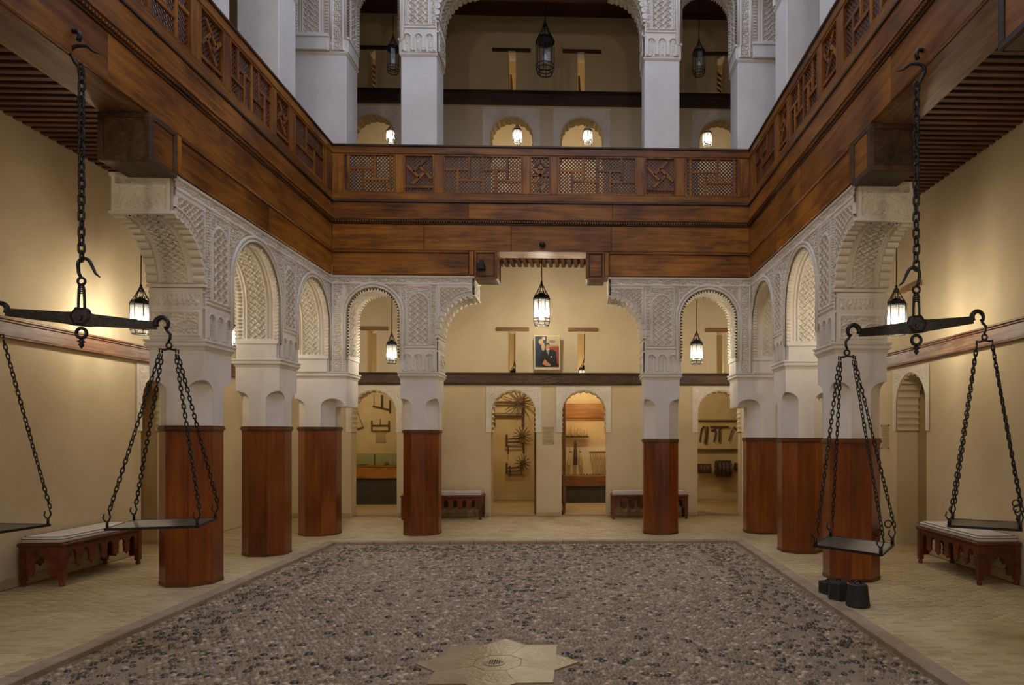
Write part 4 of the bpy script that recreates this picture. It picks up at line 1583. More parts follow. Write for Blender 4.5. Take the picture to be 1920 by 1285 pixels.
lan_px(1102, 270, 14.4, 0.20, 9.15, 'glowing lantern inside the upper room, right of the two middle small arches', 1, 38)
lan_px(1326, 274, 14.4, 0.20, 9.15, 'glowing lantern inside the upper room, rightmost small arch', 1, 38)
# lanterns in the rooms behind the doors, caps of the middle two show in the slits; outer two added unseen for light
lan_px(964.5, 730, 14.5, 0.22, ZC, 'lantern inside the room behind the left middle slit window, only its cap showing', 2, 50)
lan_px(1096, 727, 14.5, 0.26, ZC, 'lantern inside the room behind the right middle slit window, only its cap showing', 2, 54)
lantern(-4.4, 14.2, 2.3, 0.22, ZC, 'added unseen lantern lighting the leftmost room behind the back wall', 2)
lantern(1.95, 14.2, 2.3, 0.22, ZC, 'added unseen lantern lighting the rightmost room behind the back wall', 2)
# unseen lanterns added beside and behind the camera to warm the court
lantern(-4.9, 2.1, 2.66, 0.22, ZC, 'added lit lantern in the left gallery beside the camera, outside the picture', 1, 0.56)
lantern(3.63, 2.1, 2.66, 0.22, ZC, 'added lit lantern in the right gallery beside the camera, outside the picture', 1, 0.56)
lantern(-0.55, -1.6, 2.9, 0.285, ZC, 'large added lit lantern, unseen, in the front gallery behind the camera', 1)
lantern(3.63, 10.9, 2.72, 0.22, ZC, 'lit lantern in the right gallery corner, hidden behind the right pillars', 1, 0.52)

lantern(-2.9, -1.6, 2.7, 0.22, ZC, 'added lit lantern, unseen, in the front gallery behind the camera, left', 1, 0.56)
lantern(1.8, -1.6, 2.7, 0.22, ZC, 'added lit lantern, unseen, in the front gallery behind the camera, right', 1, 0.56)
# unseen fill spotlights added on the front balcony to warm the lower court
for i, (x, tx) in enumerate(((-2.3, -2.4), (1.2, 1.3))):
    t = wthing('spotlight', 'added unseen fill spotlight on the front balcony behind the camera, ' + ('left', 'right')[i], 'spotlight', (x, -0.25, 4.6))
    MB().bbox(x - 0.07, x + 0.07, -0.31, -0.20, 4.56, 4.68, 0.008).build('housing', M['ironpaint'], t)
    ld = bpy.data.lights.new('added_fill_spot', 'SPOT')
    ld.energy = SPOT
    ld.color = (1.0, 0.82, 0.62)
    ld.spot_size = R(105)
    ld.spot_blend = 0.8
    ld.shadow_soft_size = 0.12
    lo = bpy.data.objects.new('added_fill_spot', ld)
    C.objects.link(lo)
    lo.location = (x, -0.12, 4.62)
    lo.rotation_euler = (Vector((tx, 9.5, 3.0)) - Vector((x, -0.12, 4.62))).to_track_quat('-Z', 'Y').to_euler()
    lo.parent = t
    lo.matrix_parent_inverse = Matrix.Translation(t.location).inverted()

# ================================================================== HANGING SCALES
def link_mesh(L_, W_, r_, seg=5):
    pts = []
    a = L_ / 2 - W_ / 2
    for i in range(5):
        t = PI * i / 4
        pts.append((W_ / 2 * math.cos(t), 0, a + W_ / 2 * math.sin(t)))
    for i in range(5):
        t = PI + PI * i / 4
        pts.append((W_ / 2 * math.cos(t), 0, -a + W_ / 2 * math.sin(t)))
    return MB().tube(pts, r_, seg, closed=True)
BIG = link_mesh(0.080, 0.037, 0.0082, 6)
SMALL = link_mesh(0.044, 0.020, 0.0044, 4)
def align(d):
    return Vector((0, 0, 1)).rotation_difference(Vector(d)).to_matrix().to_4x4()
def chain_mesh(a, b, pitch=0.0335, tw=0.0):
    a, b = Vector(a), Vector(b)
    d = b - a
    n = max(2, int(round(d.length / pitch)))
    A = align(d.normalized())
    mb = MB()
    for i in range(n):
        p = a + d * ((i + 0.5) / n)
        # slight slack
        p.z -= 0.006 * math.sin(PI * (i + 0.5) / n)
        mb.add(SMALL.v, SMALL.f, Matrix.Translation(p) @ A @ Matrix.Rotation(tw + (i % 2) * PI / 2 + rnd.uniform(-.25, .25), 4, 'Z'))
    return mb
def hook_pts(c, r_, a0, a1, n=12, plane='x'):
    out = []
    for i in range(n + 1):
        a = a0 + (a1 - a0) * i / n
        if plane == 'x':
            out.append(Vector((c[0] + r_ * math.cos(a), c[1], c[2] + r_ * math.sin(a))))
        else:
            out.append(Vector((c[0], c[1] + r_ * math.cos(a), c[2] + r_ * math.sin(a))))
    return out
def scale(name, label, top, center, yaw, arm, tilt, pans, side):
    """top: hook on the fascia; center: middle of the iron beam; pans: (centre, yaw, sx, sy, z, draw chains)"""
    t = wthing(name, label, 'scale', center)
    cx, cy, cz = center
    # wall hook: staple and open hook on the balcony board
    hk = MB()
    s = 1 if side == 'left' else -1
    hk.tube([(top[0] - s * 0.06, top[1], top[2]), (top[0] + s * 0.03, top[1], top[2] + 0.0), (top[0] + s * 0.045, top[1], top[2] - 0.03), (top[0] + s * 0.035, top[1], top[2] - 0.07)], 0.017, 7)
    c = (top[0] + s * 0.03, top[1], top[2] - 0.155)
    pts = hook_pts(c, 0.05, PI * 0.5, PI * 1.1 if s > 0 else -PI * 0.1, 8)
    tail = [Vector((c[0] - s * 0.02, cy, c[2] - 0.07)), Vector((cx, cy, c[2] - 0.12))]
    hk.tube([(c[0] + s * 0.155, c[1], c[2] - 0.005), (c[0] + s * 0.11, c[1], c[2] + 0.01), (c[0] + s * 0.06, c[1], c[2] + 0.05)] + pts + tail, [0.005, 0.009, 0.011] + [0.013] * len(pts) + [0.011, 0.009], 7)
    hk.build('hook', M['iron'], t, True)
    # suspension chain of separate links
    z1 = c[2] - 0.09
    z0 = cz + 0.42
    pitch = 0.0595
    n = int(round((z1 - z0) / pitch))
    pitch = (z1 - z0) / n
    me = BIG.mesh('link', M['iron'], True)
    for i in range(n):
        o = link('link', me, t)
        o.matrix_parent_inverse = Matrix()
        o.location = (rnd.uniform(-.003, .003), 0, z1 - (i + 0.5) * pitch - cz)
        o.rotation_euler = (0, rnd.uniform(-.06, .06), (i % 2) * PI / 2 + rnd.uniform(-.2, .2))
    # swivel hook and shackle
    sv = MB()
    zc = z0 + 0.0
    sv.tube([(cx + s * 0.13, cy, zc - 0.12), (cx + s * 0.10, cy, zc - 0.095), (cx + s * 0.07, cy, zc - 0.03)] + hook_pts((cx + s * 0.02, cy, zc - 0.03), 0.045, 0.15 * PI if s > 0 else PI * 0.85, PI if s > 0 else 0, 6) + [Vector((cx - s * 0.02, cy, zc - 0.09)), Vector((cx, cy, zc - 0.13))], [0.005, 0.009, 0.012] + [0.013] * 7 + [0.012, 0.012], 7)
    sv.tube(hook_pts((cx, cy, zc - 0.15), 0.026, 0, 2 * PI, 12)[:-1], 0.009, 6, closed=True)
    sv.build('swivel_hook', M['iron'], t, True)
    sk = MB()
    for dx in (-0.022, 0.022):
        sk.tube([(cx + dx * 0.4, cy, zc - 0.165), (cx + dx * 0.8, cy, zc - 0.21), (cx + dx, cy, cz + 0.12), (cx + dx, cy, cz + 0.0)], [0.008, 0.010, 0.009, 0.009], 6)
    for k in range(5):
        zz = zc - 0.18 - k * 0.014
        sk.lathe([(0.012, -0.004), (0.018, 0), (0.012, 0.004)], 8, Matrix.Translation((cx - 0.004, cy, zz)))
    sk.build('shackle', M['iron'], t, True)
    # beam
    fr_ = Matrix.Translation(center) @ Matrix.Rotation(yaw, 4, 'Z') @ Matrix.Rotation(tilt, 4, 'Y')
    bm = MB()
    L_ = arm - 0.05
    n = 10
    sec = []
    for i in range(2 * n + 1):
        x = L_ * (i - n) / n
        hz = 0.052 - 0.022 * abs(x) / L_ if abs(x) > 0.06 else 0.055
        hy = 0.017
        sec.append([(x, -hy, -hz), (x, hy, -hz), (x, hy, hz * 0.8), (x, -hy, hz * 0.8)])
    vs = [p for q in sec for p in q]
    fs = [(0, 1, 2, 3), tuple(len(vs) - 4 + k for k in (3, 2, 1, 0))]
    for i in range(2 * n):
        for k in range(4):
            fs.append((4 * i + k, 4 * i + 4 + k, 4 * i + 4 + (k + 1) % 4, 4 * i + (k + 1) % 4))
    bm.add(vs, fs, fr_)
    bm.build('beam', M['iron'], t)
    # end hooks: thick open rings
    for e in (-1, 1):
        eh = MB()
        pts = []
        rad = []
        for i in range(13):
            a = PI * 1.15 - (PI * 1.35) * i / 12
            pts.append(Vector((e * (arm - 0.005 + 0.045 * math.cos(a)), 0, 0.012 + 0.047 * math.sin(a))))
            rad.append(0.022 - 0.010 * i / 12)
        eh.tube(pts, rad, 7, mat=fr_)
        eh.build('end_hook', M['iron'], t, True)
    # centre boss with pointer and pendant
    bo = MB()
    R90 = Matrix.Rotation(PI / 2, 4, 'X')
    bo.lathe([(0.055, -0.026), (0.075, -0.02), (0.075, 0.02), (0.055, 0.026)], 6, fr_ @ Matrix.Translation((0, 0, 0.012)) @ R90)
    bo.lathe([(0.022, -0.036), (0.022, 0.036)], 10, fr_ @ R90)
    bo.build('boss', M['iron'], t)
    pd = MB()
    pd.tube(hook_pts((cx, cy, cz - 0.105), 0.036, 0, 2 * PI, 14)[:-1], 0.012, 6, closed=True)
    pd.lathe([(0.008, -0.145), (0.016, -0.155), (0.03, -0.165), (0.012, -0.178), (0.02, -0.19), (0.004, -0.215)], 8, Matrix.Translation((cx, cy, cz)))
    pd.build('pendant', M['iron'], t, True)
    # pans
    for e, (pc, pyaw, sx, sy, z, tz, dx, dy) in zip((-1, 1), pans):
        end = fr_ @ Vector((e * (arm + 0.035), 0, -0.005))
        ap = Vector((end.x + e * 0.012, end.y, end.z - 0.19))
        sh_ = MB()
        sh_.tube([end + Vector((-e * 0.02, 0, 0.0)), end + Vector((0, 0, -0.03)), end + Vector((e * 0.022, 0, -0.055)), end + Vector((e * 0.02, 0, -0.085)), end + Vector((e * 0.008, 0, -0.11))], [0.007, 0.010, 0.010, 0.009, 0.008], 6)
        sh_.tube(hook_pts((ap.x, ap.y, ap.z + 0.055), 0.020, 0, 2 * PI, 10)[:-1], 0.007, 5, closed=True)
        sh_.build('s_hook', M['iron'], t, True)
        Mp = Matrix.Translation((pc[0], pc[1], z)) @ Matrix.Rotation(pyaw, 4, 'Z') @ Matrix.Rotation(dx, 4, 'X') @ Matrix.Rotation(dy, 4, 'Y')
        # spreader cross with four prongs
        sp = MB()
        tops = []
        for i, (a, b) in enumerate(((-1, -1), (1, -1), (1, 1), (-1, 1))):
            d = Vector((a * 0.052, b * 0.028, 0))
            d.rotate(Matrix.Rotation(pyaw, 3, 'Z'))
            tp = ap + d + Vector((0, 0, 0.0))
            tops.append(tp + Vector((0, 0, -0.012)))
            sp.tube([ap + Vector((0, 0, 0.03)), ap + d * 0.7 + Vector((0, 0, 0.022)), tp + Vector((0, 0, 0.028)), tp], 0.0065, 5)
        sp.build('spreader', M['iron'], t)
        pm_ = MB().bbox(-sx / 2, sx / 2, -sy / 2, sy / 2, -0.006, 0.006, 0.003, Mp)
        po = pm_.build('pan', M['pan'], t)
        rim = MB()
        for bx in ((-sx / 2, sx / 2, -sy / 2 - .004, -sy / 2 + .006), (-sx / 2, sx / 2, sy / 2 - .006, sy / 2 + .004), (-sx / 2 - .004, -sx / 2 + .006, -sy / 2, sy / 2), (sx / 2 - .006, sx / 2 + .004, -sy / 2, sy / 2)):
            rim.box(bx[0], bx[1], bx[2], bx[3], -0.009, 0.009, Mp)
        rim.build('pan_rim', M['iron'], po, kind='stuff')
        for i, (a, b) in enumerate(((-1, -1), (1, -1), (1, 1), (-1, 1))):
            q = Mp @ Vector((a * (sx / 2 - 0.01), b * (sy / 2 - 0.01), 0.0))
            up = (tops[i] - q).normalized()
            lug = MB().tube([q, q + Vector((0, 0, 0.055))], 0.0085 if side == 'left' else 0.012, 6)
            lug.tube([q + Vector((0, 0, 0.05)), q + Vector((-a * 0.004, 0, 0.065)), q + Vector((-a * 0.03, 0, 0.062)), q + Vector((-a * 0.042, 0, 0.085)), q + Vector((-a * 0.035, 0, 0.11))] if False else
                     [q + Vector((-0.02, 0, 0.105)), q + Vector((-0.028, 0, 0.075)), q + Vector((-0.012, 0, 0.052)), q + Vector((0.010, 0, 0.055)), q + Vector((0.022, 0, 0.085)), q + Vector((0.012, 0, 0.115)), q + Vector((0.016, 0, 0.135))], 0.0055, 5)
            lug.build('pan_hook', M['iron'], po, True)
            chain_mesh(tops[i], q + Vector((0.016, 0, 0.13))).build('chain', M['iron'], t, True)
            if side == 'right' and i in (1, 2):
                MB().tube(hook_pts(q + up * 0.15, 0.026, 0, 2 * PI, 12)[:-1], 0.005, 5, closed=True).build('ring', M['iron'], t, True)
    return t
scale('balance_scale', 'black iron balance scale on the left, its left pan cut by the picture edge',
      (-3.655, 5.13, 4.42), (-3.60, 5.13, 2.345), 0.0, 0.575, 0.085,
      [((-4.32, 5.15), -0.12, 0.60, 0.50, 0.825, 0, 0, 0), ((-3.03, 5.16), 0.24, 0.57, 0.50, 0.857, 0, 0, 0)], 'left')
scale('balance_scale', 'black iron balance scale on the right, one tilted pan low before the pillar',
      (2.545, 5.08, 4.37), (2.50, 5.08, 2.315), 0.05, 0.49, -0.12,
      [((1.96, 4.90), -0.62, 0.46, 0.40, 0.715, 0, 0.05, 0.05), ((2.97, 5.0), -0.55, 0.46, 0.46, 0.845, 0, 0, 0)], 'right')

# ------------------------------------------------------------------ iron weights
w1 = thing('iron_weight', 'largest round tapered iron weight, nearest the camera on the right gallery edge', 'weight', (2.44, 6.02, 0.0))
MB().lathe([(0.102, 0.0), (0.104, 0.012), (0.084, 0.17), (0.080, 0.192), (0.072, 0.198), (0.068, 0.192)], 20).build('body', M['weight'], w1)
MB().tube(hook_pts((0, 0, 0.195), 0.028, 0, PI, 8), 0.007, 6).build('handle', M['iron'], w1)
w2 = thing('iron_weight', 'middle hexagonal iron weight between the largest one and the pillar', 'weight', (2.36, 6.27, 0.0))
MB().lathe([(0.10, 0.0), (0.10, 0.02), (0.088, 0.155), (0.080, 0.168)], 6, None, 0.3).build('body', M['weight'], w2)
MB().tube(hook_pts((0, 0, 0.165), 0.026, 0, PI, 8), 0.006, 6).build('handle', M['iron'], w2)
w3 = thing('iron_weight', 'smallest square iron weight, furthest left and back of the three', 'weight', (2.345, 6.50, 0.0), 0.3)
MB().bbox(-0.065, 0.065, -0.06, 0.06, 0, 0.12, 0.008).build('body', M['weight'], w3)
MB().tube(hook_pts((0, 0, 0.118), 0.02, 0, PI, 8), 0.005, 6).build('handle', M['iron'], w3)

# ================================================================== BENCHES
def arch_notch(c, hw, z0, zt):
    """small lobed arch notch, right side first, from z0 up to zt"""
    zs = zt - hw * 1.6
    pts = [(c + hw, z0), (c + hw, zs - 0.02), (c + hw * 0.8, zs), (c + hw, zs + 0.015)]
    for a in (0.15, 0.3, 0.42):
        pts.append((c + hw * math.cos(PI * a), zs + 0.01 + hw * 1.3 * math.sin(PI * a)))
    pts.append((c, zt))
    return pts + [(2 * c - x, z) for (x, z) in reversed(pts[:-1])]
def bench(x, y, length, depth, rz, label, n=5):
    t = thing('bench', label, 'bench', (x, y, 0), rz)
    L2, D2 = length / 2, depth / 2
    H_ = 0.43
    for sx in (-1, 1):
        for sy in (-1, 1):
            m = MB()
            cx, cy = sx * (L2 - 0.028), sy * (D2 - 0.028)
            m.bbox(cx - 0.028, cx + 0.028, cy - 0.028, cy + 0.028, 0.05, H_ - 0.03, 0.004)
            m.lathe([(0.018, 0.0), (0.026, 0.008), (0.026, 0.03), (0.018, 0.05)], 10, Matrix.Translation((cx, cy, 0)))
            m.build('leg', M['bench'], t)
    # aprons with rows of lobed arches
    for s in (-1, 1):
        fr_ = Fr((0, s * (D2 - 0.012)), (1, 0), (0, s))
        pw = (length - 0.12) / n
        outline = [(-L2 + 0.056, 0.19)]
        u = -L2 + 0.06
        for i in range(n):
            c = u + pw * (i + 0.5)
            outline += list(reversed(arch_notch(c, pw * 0.27, 0.19 if i not in (0, n - 1) else 0.19, 0.355)))
            if i < n - 1:
                outline += [(c + pw * 0.42, 0.19), (c + pw * 0.5, 0.165), (c + pw * 0.58, 0.19)]
        outline += [(L2 - 0.056, 0.19), (L2 - 0.056, H_ - 0.03), (-L2 + 0.056, H_ - 0.03)]
        m = plate(MB(), outline, [], fr_, -0.02, 0.0)
        ap_ = m.build('apron', M['bench'], t)
        m = MB()
        fr_.box(m, -L2 + 0.056, L2 - 0.056, 0.0, 0.008, H_ - 0.055, H_ - 0.035, 0.003)
        m.build('apron_moulding', M['bench'], ap_)
    for s in (-1, 1):
        fr_ = Fr((s * (L2 - 0.012), 0), (0, 1), (s, 0))
        outline = [(-D2 + 0.056, 0.10)] + list(reversed(arch_notch(0, 0.085, 0.10, 0.30))) + [(D2 - 0.056, 0.10), (D2 - 0.056, H_ - 0.03), (-D2 + 0.056, H_ - 0.03)]
        plate(MB(), outline, [], fr_, -0.02, 0.0).build('end_panel', M['bench'], t)
    MB().bbox(-L2 - 0.012, L2 + 0.012, -D2 - 0.012, D2 + 0.012, H_ - 0.03, H_, 0.006).build('seat_board', M['bench'], t)
    # cushion: rounded slab
    m = MB()
    cl, cd = L2 - 0.005, D2 - 0.005
    rows_ = [(0.012, 0.0), (0.0, 0.012), (0.0, 0.038), (0.01, 0.054), (0.035, 0.064), (0.12, 0.068)]
    def rr(o, z):
        pts = []
        rc = 0.045
        for (sx, sy, a0) in ((1, 1, 0), (-1, 1, PI / 2), (-1, -1, PI), (1, -1, 1.5 * PI)):
            for i in range(5):
                a = a0 + PI / 2 * i / 4
                k = max(rc - o * 0.5, 0.01)
                pts.append((sx * (cl - o - k) + k * math.cos(a), sy * (cd - o - k) + k * math.sin(a), H_ + z))
        return pts
    vs = []
    for o_, z in rows_:
        vs += rr(o_, z)
    nn = 20
    fs = [tuple(range(nn - 1, -1, -1)), tuple(len(vs) - nn + k for k in range(nn))]
    for i in range(len(rows_) - 1):
        for k in range(nn):
            fs.append((i * nn + k, i * nn + (k + 1) % nn, (i + 1) * nn + (k + 1) % nn, (i + 1) * nn + k))
    m.add(vs, fs)
    cu_ = m.build('cushion', M['cushion'], t, True)
    pp = MB()
    pp.tube(rr(0.0, 0.04), 0.0035, 4, closed=True)
    pp.tube(rr(0.02, 0.061), 0.0035, 4, closed=True)
    pp.build('piping', M['piping'], cu_, True, kind='stuff')
    return t
bench(-5.335, 7.66, 1.24, 0.43, PI / 2, 'long red-brown wooden bench with white cushion against the left wall', 6)
bench(4.185, 7.42, 1.26, 0.43, PI / 2, 'red-brown wooden bench with white cushion against the right wall', 6)
bench(-2.46, 12.60, 1.42, 0.44, 0, 'red-brown bench with white cushion at the back wall, behind the left back pillar', 8)
bench(1.25, 12.60, 1.37, 0.44, 0, 'red-brown bench with white cushion at the back wall, behind the right back pillar', 8)

# ================================================================== BACK WALL ITEMS
# timber lintels over the slit windows
for i, (a, b) in enumerate(((668, 728), (931, 992), (1065, 1120), (1323, 1380))):
    p, q = atY(a, 622, YWB - 0.02), atY(b, 622, YWB - 0.02)
    o = MB().bbox(p.x, q.x, YWB - 0.045, YWB + 0.05, 3.435, 3.50, 0.006).build('lintel', M['lintel'], None)
    tag(o, ['pale wooden lintel over the slit window in the left back arch', 'pale wooden lintel over the slit window left of the portrait', 'pale wooden lintel over the slit window right of the portrait', 'pale wooden lintel over the slit window in the right back arch'][i], 'lintel')
for i, (a, b, py) in enumerate(((664, 728, 98), (923, 995, 99), (1055, 1127, 98), (1316, 1378, 97))):
    p, q = atY(a, py, YWB - 0.02), atY(b, py, YWB - 0.02)
    o = MB().bbox(p.x, q.x, YWB - 0.045, YWB + 0.05, 8.605, 8.665, 0.006).build('lintel', M['darkbeam_x'], None)
    tag(o, 'dark lintel over the %s of the four upper slit windows' % ['leftmost', 'second', 'third', 'rightmost'][i], 'lintel')
o = MB().bbox(XWR - 0.045, XWR + 0.05, 8.82, 9.36, 3.445, 3.51, 0.006).build('lintel', M['lintel'], None)
tag(o, 'wooden lintel over the slit window in the right gallery wall', 'lintel')
# slanting rafters seen through the upper slits
for i, (a, b) in enumerate(USL):
    t = wstruct('trim_rafters', ((a + b) / 2, YWB + 0.28, 7.9))
    if i in (0, 3, 1, 2):
        for k in range(5 if i in (0, 3) else 1):
            z = 7.93 + k * 0.10
            v = plate(MB(), [(a + 0.01, z + 0.10), (b - 0.01, z), (b - 0.01, z + 0.05), (a + 0.01, z + 0.15)] if i in (0, 3) else [(a + 0.01, 7.90), (a + 0.07, 7.90), (a + 0.04, 8.33), (a + 0.01, 8.33)], [], Fr((0, YWB + 0.26), (1, 0), (0, -1)), -0.04, 0.0)
            v.build('rafter', M['lintel'], t)

# framed portrait leaning over the beam
p0, p1 = atY(1002, 690, 12.72), atY(1050, 632, 12.72)
PWd = p1.x - p0.x
PHt = 0.63
pt_ = thing('framed_portrait', 'framed colour portrait of a seated person in a dark suit on the back wall', 'picture', ((p0.x + p1.x) / 2, 12.70, 2.70))
pt_.rotation_euler = (0.13, 0, 0)
MB().bbox(-PWd / 2, PWd / 2, 0, 0.025, 0, PHt, 0.004).build('frame', M['cream'], pt_)
pic = MB().box(-PWd / 2 + 0.018, PWd / 2 - 0.018, -0.004, 0.0, 0.05, PHt - 0.02).build('picture', flat('portrait_dark_blue', srgb(28, 44, 58), 0.4), pt_)
def patch(poly, c, y, nm):
    # a flat printed patch of the photograph; coordinates 0..1 in the picture
    x0, x1, z0, z1 = -PWd / 2 + 0.018, PWd / 2 - 0.018, 0.05, PHt - 0.02
    fr_ = Fr((0, -0.004), (1, 0), (0, -1))
    pts = [(x0 + u * (x1 - x0), z0 + v * (z1 - z0)) for u, v in poly]
    plate(MB(), pts, [], fr_, 0.0, y).build(nm, flat('print_' + nm, srgb(*c), 0.4), pic)
def ell(cx, cy, rx, ry, n=14):
    return [(cx + rx * math.cos(2 * PI * k / n), cy + ry * math.sin(2 * PI * k / n)) for k in range(n)]
patch([(0.45, 0.62), (1, 0.62), (1, 1), (0.5, 1)], (176, 168, 120), 0.0005, 'backdrop')
patch([(0.6, 0.1), (1, 0.1), (1, 0.66), (0.6, 0.66)], (150, 62, 48), 0.0008, 'chair_back')
patch([(0.62, 0.66), (1, 0.66), (1, 0.70), (0.62, 0.70)], (170, 130, 60), 0.001, 'chair_rail')
patch(ell(0.25, 0.82, 0.10, 0.09), (190, 160, 110), 0.0008, 'flower')
patch(ell(0.34, 0.66, 0.08, 0.13), (170, 158, 110), 0.001, 'flower')
patch(ell(0.36, 0.93, 0.07, 0.05), (200, 180, 150), 0.001, 'flower')
patch(ell(0.72, 0.83, 0.14, 0.05), (150, 96, 104), 0.0008, 'backdrop_rose')
patch([(0.16, 0.22), (0.30, 0.46), (0.42, 0.56), (0.72, 0.57), (0.88, 0.50), (0.94, 0.0), (0.30, 0.0)], (22, 20, 24), 0.0012, 'suit')
patch([(0.46, 0.60), (0.60, 0.60), (0.55, 0.36)], (206, 206, 204), 0.0015, 'shirt')
patch([(0.51, 0.56), (0.55, 0.56), (0.555, 0.38), (0.535, 0.34)], (50, 54, 52), 0.0018, 'tie')
patch(ell(0.525, 0.655, 0.068, 0.085), (190, 132, 112), 0.0018, 'face')
patch(ell(0.525, 0.715, 0.082, 0.075), (44, 34, 32), 0.0014, 'hair')
patch([(0.30, 0.10), (0.40, 0.26), (0.52, 0.16), (0.66, 0.08), (0.62, 0.03), (0.42, 0.06)], (186, 130, 84), 0.0018, 'hands')
patch(ell(0.68, 0.335, 0.035, 0.02), (220, 218, 214), 0.0018, 'pocket_square')

# notice panels of clear acrylic with lines of small print (too small to read in the photograph)
def notice(fr_, uc, z0, z1, w, label, seed):
    c = fr_.p(uc, 0, z0)
    t = wthing('notice_panel', label, 'sign', c)
    m = MB(); fr_.box(m, uc - w / 2, uc + w / 2, 0.008, 0.013, z0, z1); m.build('acrylic_sheet', M['acrylic'], t)
    r_ = random.Random(seed)
    ln = MB()
    z = z1 - 0.03
    while z > z0 + 0.02:
        u = uc - w / 2 * r_.uniform(0.55, 0.85)
        e = uc + w / 2 * r_.uniform(0.5, 0.85)
        while u < e:
            l_ = r_.uniform(0.01, 0.03)
            fr_.box(ln, u, min(u + l_, e), 0.0135, 0.014, z, z + 0.010)
            u += l_ + 0.008
        z -= 0.034 if r_.random() > 0.2 else 0.06
    ln.build('print', M['faintprint'], t, kind='stuff')
    pn = MB()
    for a in (-1, 1):
        for z in (z0 + 0.015, z1 - 0.015):
            fr_.box(pn, uc + a * (w / 2 - 0.015) - 0.006, uc + a * (w / 2 - 0.015) + 0.006, 0.0, 0.018, z - 0.006, z + 0.006)
    pn.build('standoff', M['iron'], t, kind='stuff')
notice(FB, xb(1028), 1.33, 1.66, 0.21, 'clear notice panel with small print between the two middle doorways', 1)
notice(frr, 9.90, 1.30, 1.66, 0.26, 'clear notice panel with small print on the right wall beside the niche', 2)
FR2 = Fr((0, YR), (1, 0), (0, -1))
notice(FR2, atY(714, 820, YR).x, 1.32, 1.58, 0.24, 'small notice on the rear wall inside the leftmost room', 3)

# ================================================================== ROOM CONTENTS
def A(px, py, y=YR - 0.06):
    return atY(px, py, y)
def bar_px(m, pa, pb, r_, y=YR - 0.06, seg=6):
    a, b = A(*pa, y), A(*pb, y)
    m.tube([a, b], r_, seg)
# room 1: frame saws and glass display case
t = wthing('frame_saw', 'upper wooden frame saw hanging on the rear wall of the leftmost room', 'saw', A(716, 760))
m = MB(); bar_px(m, (699, 762), (731, 769), 0.022); bar_px(m, (731, 751), (731, 775), 0.018); m.build('frame', M['toolwood'], t, kind='stuff')
m = MB(); bar_px(m, (716, 741), (716, 766), 0.024); m.build('stretcher', M['toolwood'], t)
m = MB(); bar_px(m, (701, 741), (701, 762), 0.005); m.build('cord', M['string'], t)
t = wthing('frame_saw', 'lower rectangular wooden frame saw on the rear wall of the leftmost room', 'saw', A(713, 800))
m = MB(); bar_px(m, (697, 789), (697, 809), 0.018); bar_px(m, (729, 789), (729, 809), 0.018); m.build('frame', M['toolwood'], t, kind='stuff')
m = MB(); bar_px(m, (697, 798), (729, 798), 0.014); m.build('stretcher', M['toolwood'], t)
m = MB(); bar_px(m, (697, 808), (729, 808), 0.012); m.build('blade', M['toolwood'], t)
m = MB(); bar_px(m, (713, 786), (713, 798), 0.008); m.build('toggle', M['toolwood'], t)
t = wthing('hanging_saw', 'slanted saw hanging by cords at the left of the leftmost room', 'saw', A(675, 790))
m = MB(); bar_px(m, (668, 765), (681, 801), 0.006); bar_px(m, (667, 765), (668, 806), 0.006); m.build('cord', M['string'], t, kind='stuff')
m = MB(); bar_px(m, (668, 806), (682, 801), 0.016); m.build('blade', M['toolwood'], t)
yc = 15.2
a, b = atY(667, 945, yc), atY(744, 945, yc)
x0, x1 = a.x - 0.25, b.x + 0.2
t = wthing('display_case', 'glass-topped display case on a wooden box with dark plinth in the leftmost room', 'display case', ((x0 + x1) / 2, yc + 0.25, 0))
MB().bbox(x0 + 0.04, x1 - 0.04, yc + 0.04, yc + 0.5, 0, 0.565, 0.006).build('plinth', M['darkgrey'], t)
MB().bbox(x0, x1, yc, yc + 0.54, 0.567, 0.815, 0.006).build('case_body', M['case'], t)
MB().bbox(x0 - 0.01, x1 + 0.01, yc - 0.01, yc + 0.55, 0.816, 0.84, 0.005).build('case_rim', M['case'], t)
g = MB()
g.box(x0, x1, yc + 0.002, yc + 0.010, 0.842, 1.09).box(x0, x1, yc + 0.52, yc + 0.528, 0.842, 1.09).box(x0, x0 + 0.008, yc + 0.012, yc + 0.518, 0.842, 1.09).box(x1 - 0.008, x1, yc + 0.012, yc + 0.518, 0.842, 1.09).box(x0, x1, yc, yc + 0.53, 1.092, 1.10)
g.build('glass_cover', M['case_glass'], t, kind='stuff')
xm = atY(702, 860, yc).x
MB().box(xm - 0.008, xm + 0.008, yc - 0.002, yc + 0.012, 0.842, 1.09).build('glass_clip', M['iron'], t)
o = MB().lathe([(0.02, 0), (0.05, 0.01), (0.055, 0.04), (0.03, 0.07), (0.02, 0.072)], 10).build('small_tool', M['toolwood'])
o.location = (atY(725, 868, yc + 0.25).x, yc + 0.25, 0.842)
tag(o, 'small round wooden tool inside the glass case of the leftmost room', 'tool')
o = MB().bbox(-0.10, 0.10, -0.02, 0.02, 0, 0.025, 0.005).build('small_tool', M['toolwood'])
o.location = (atY(680, 872, yc + 0.25).x, yc + 0.25, 0.842)
tag(o, 'flat wooden tool lying in the left half of the glass case', 'tool')
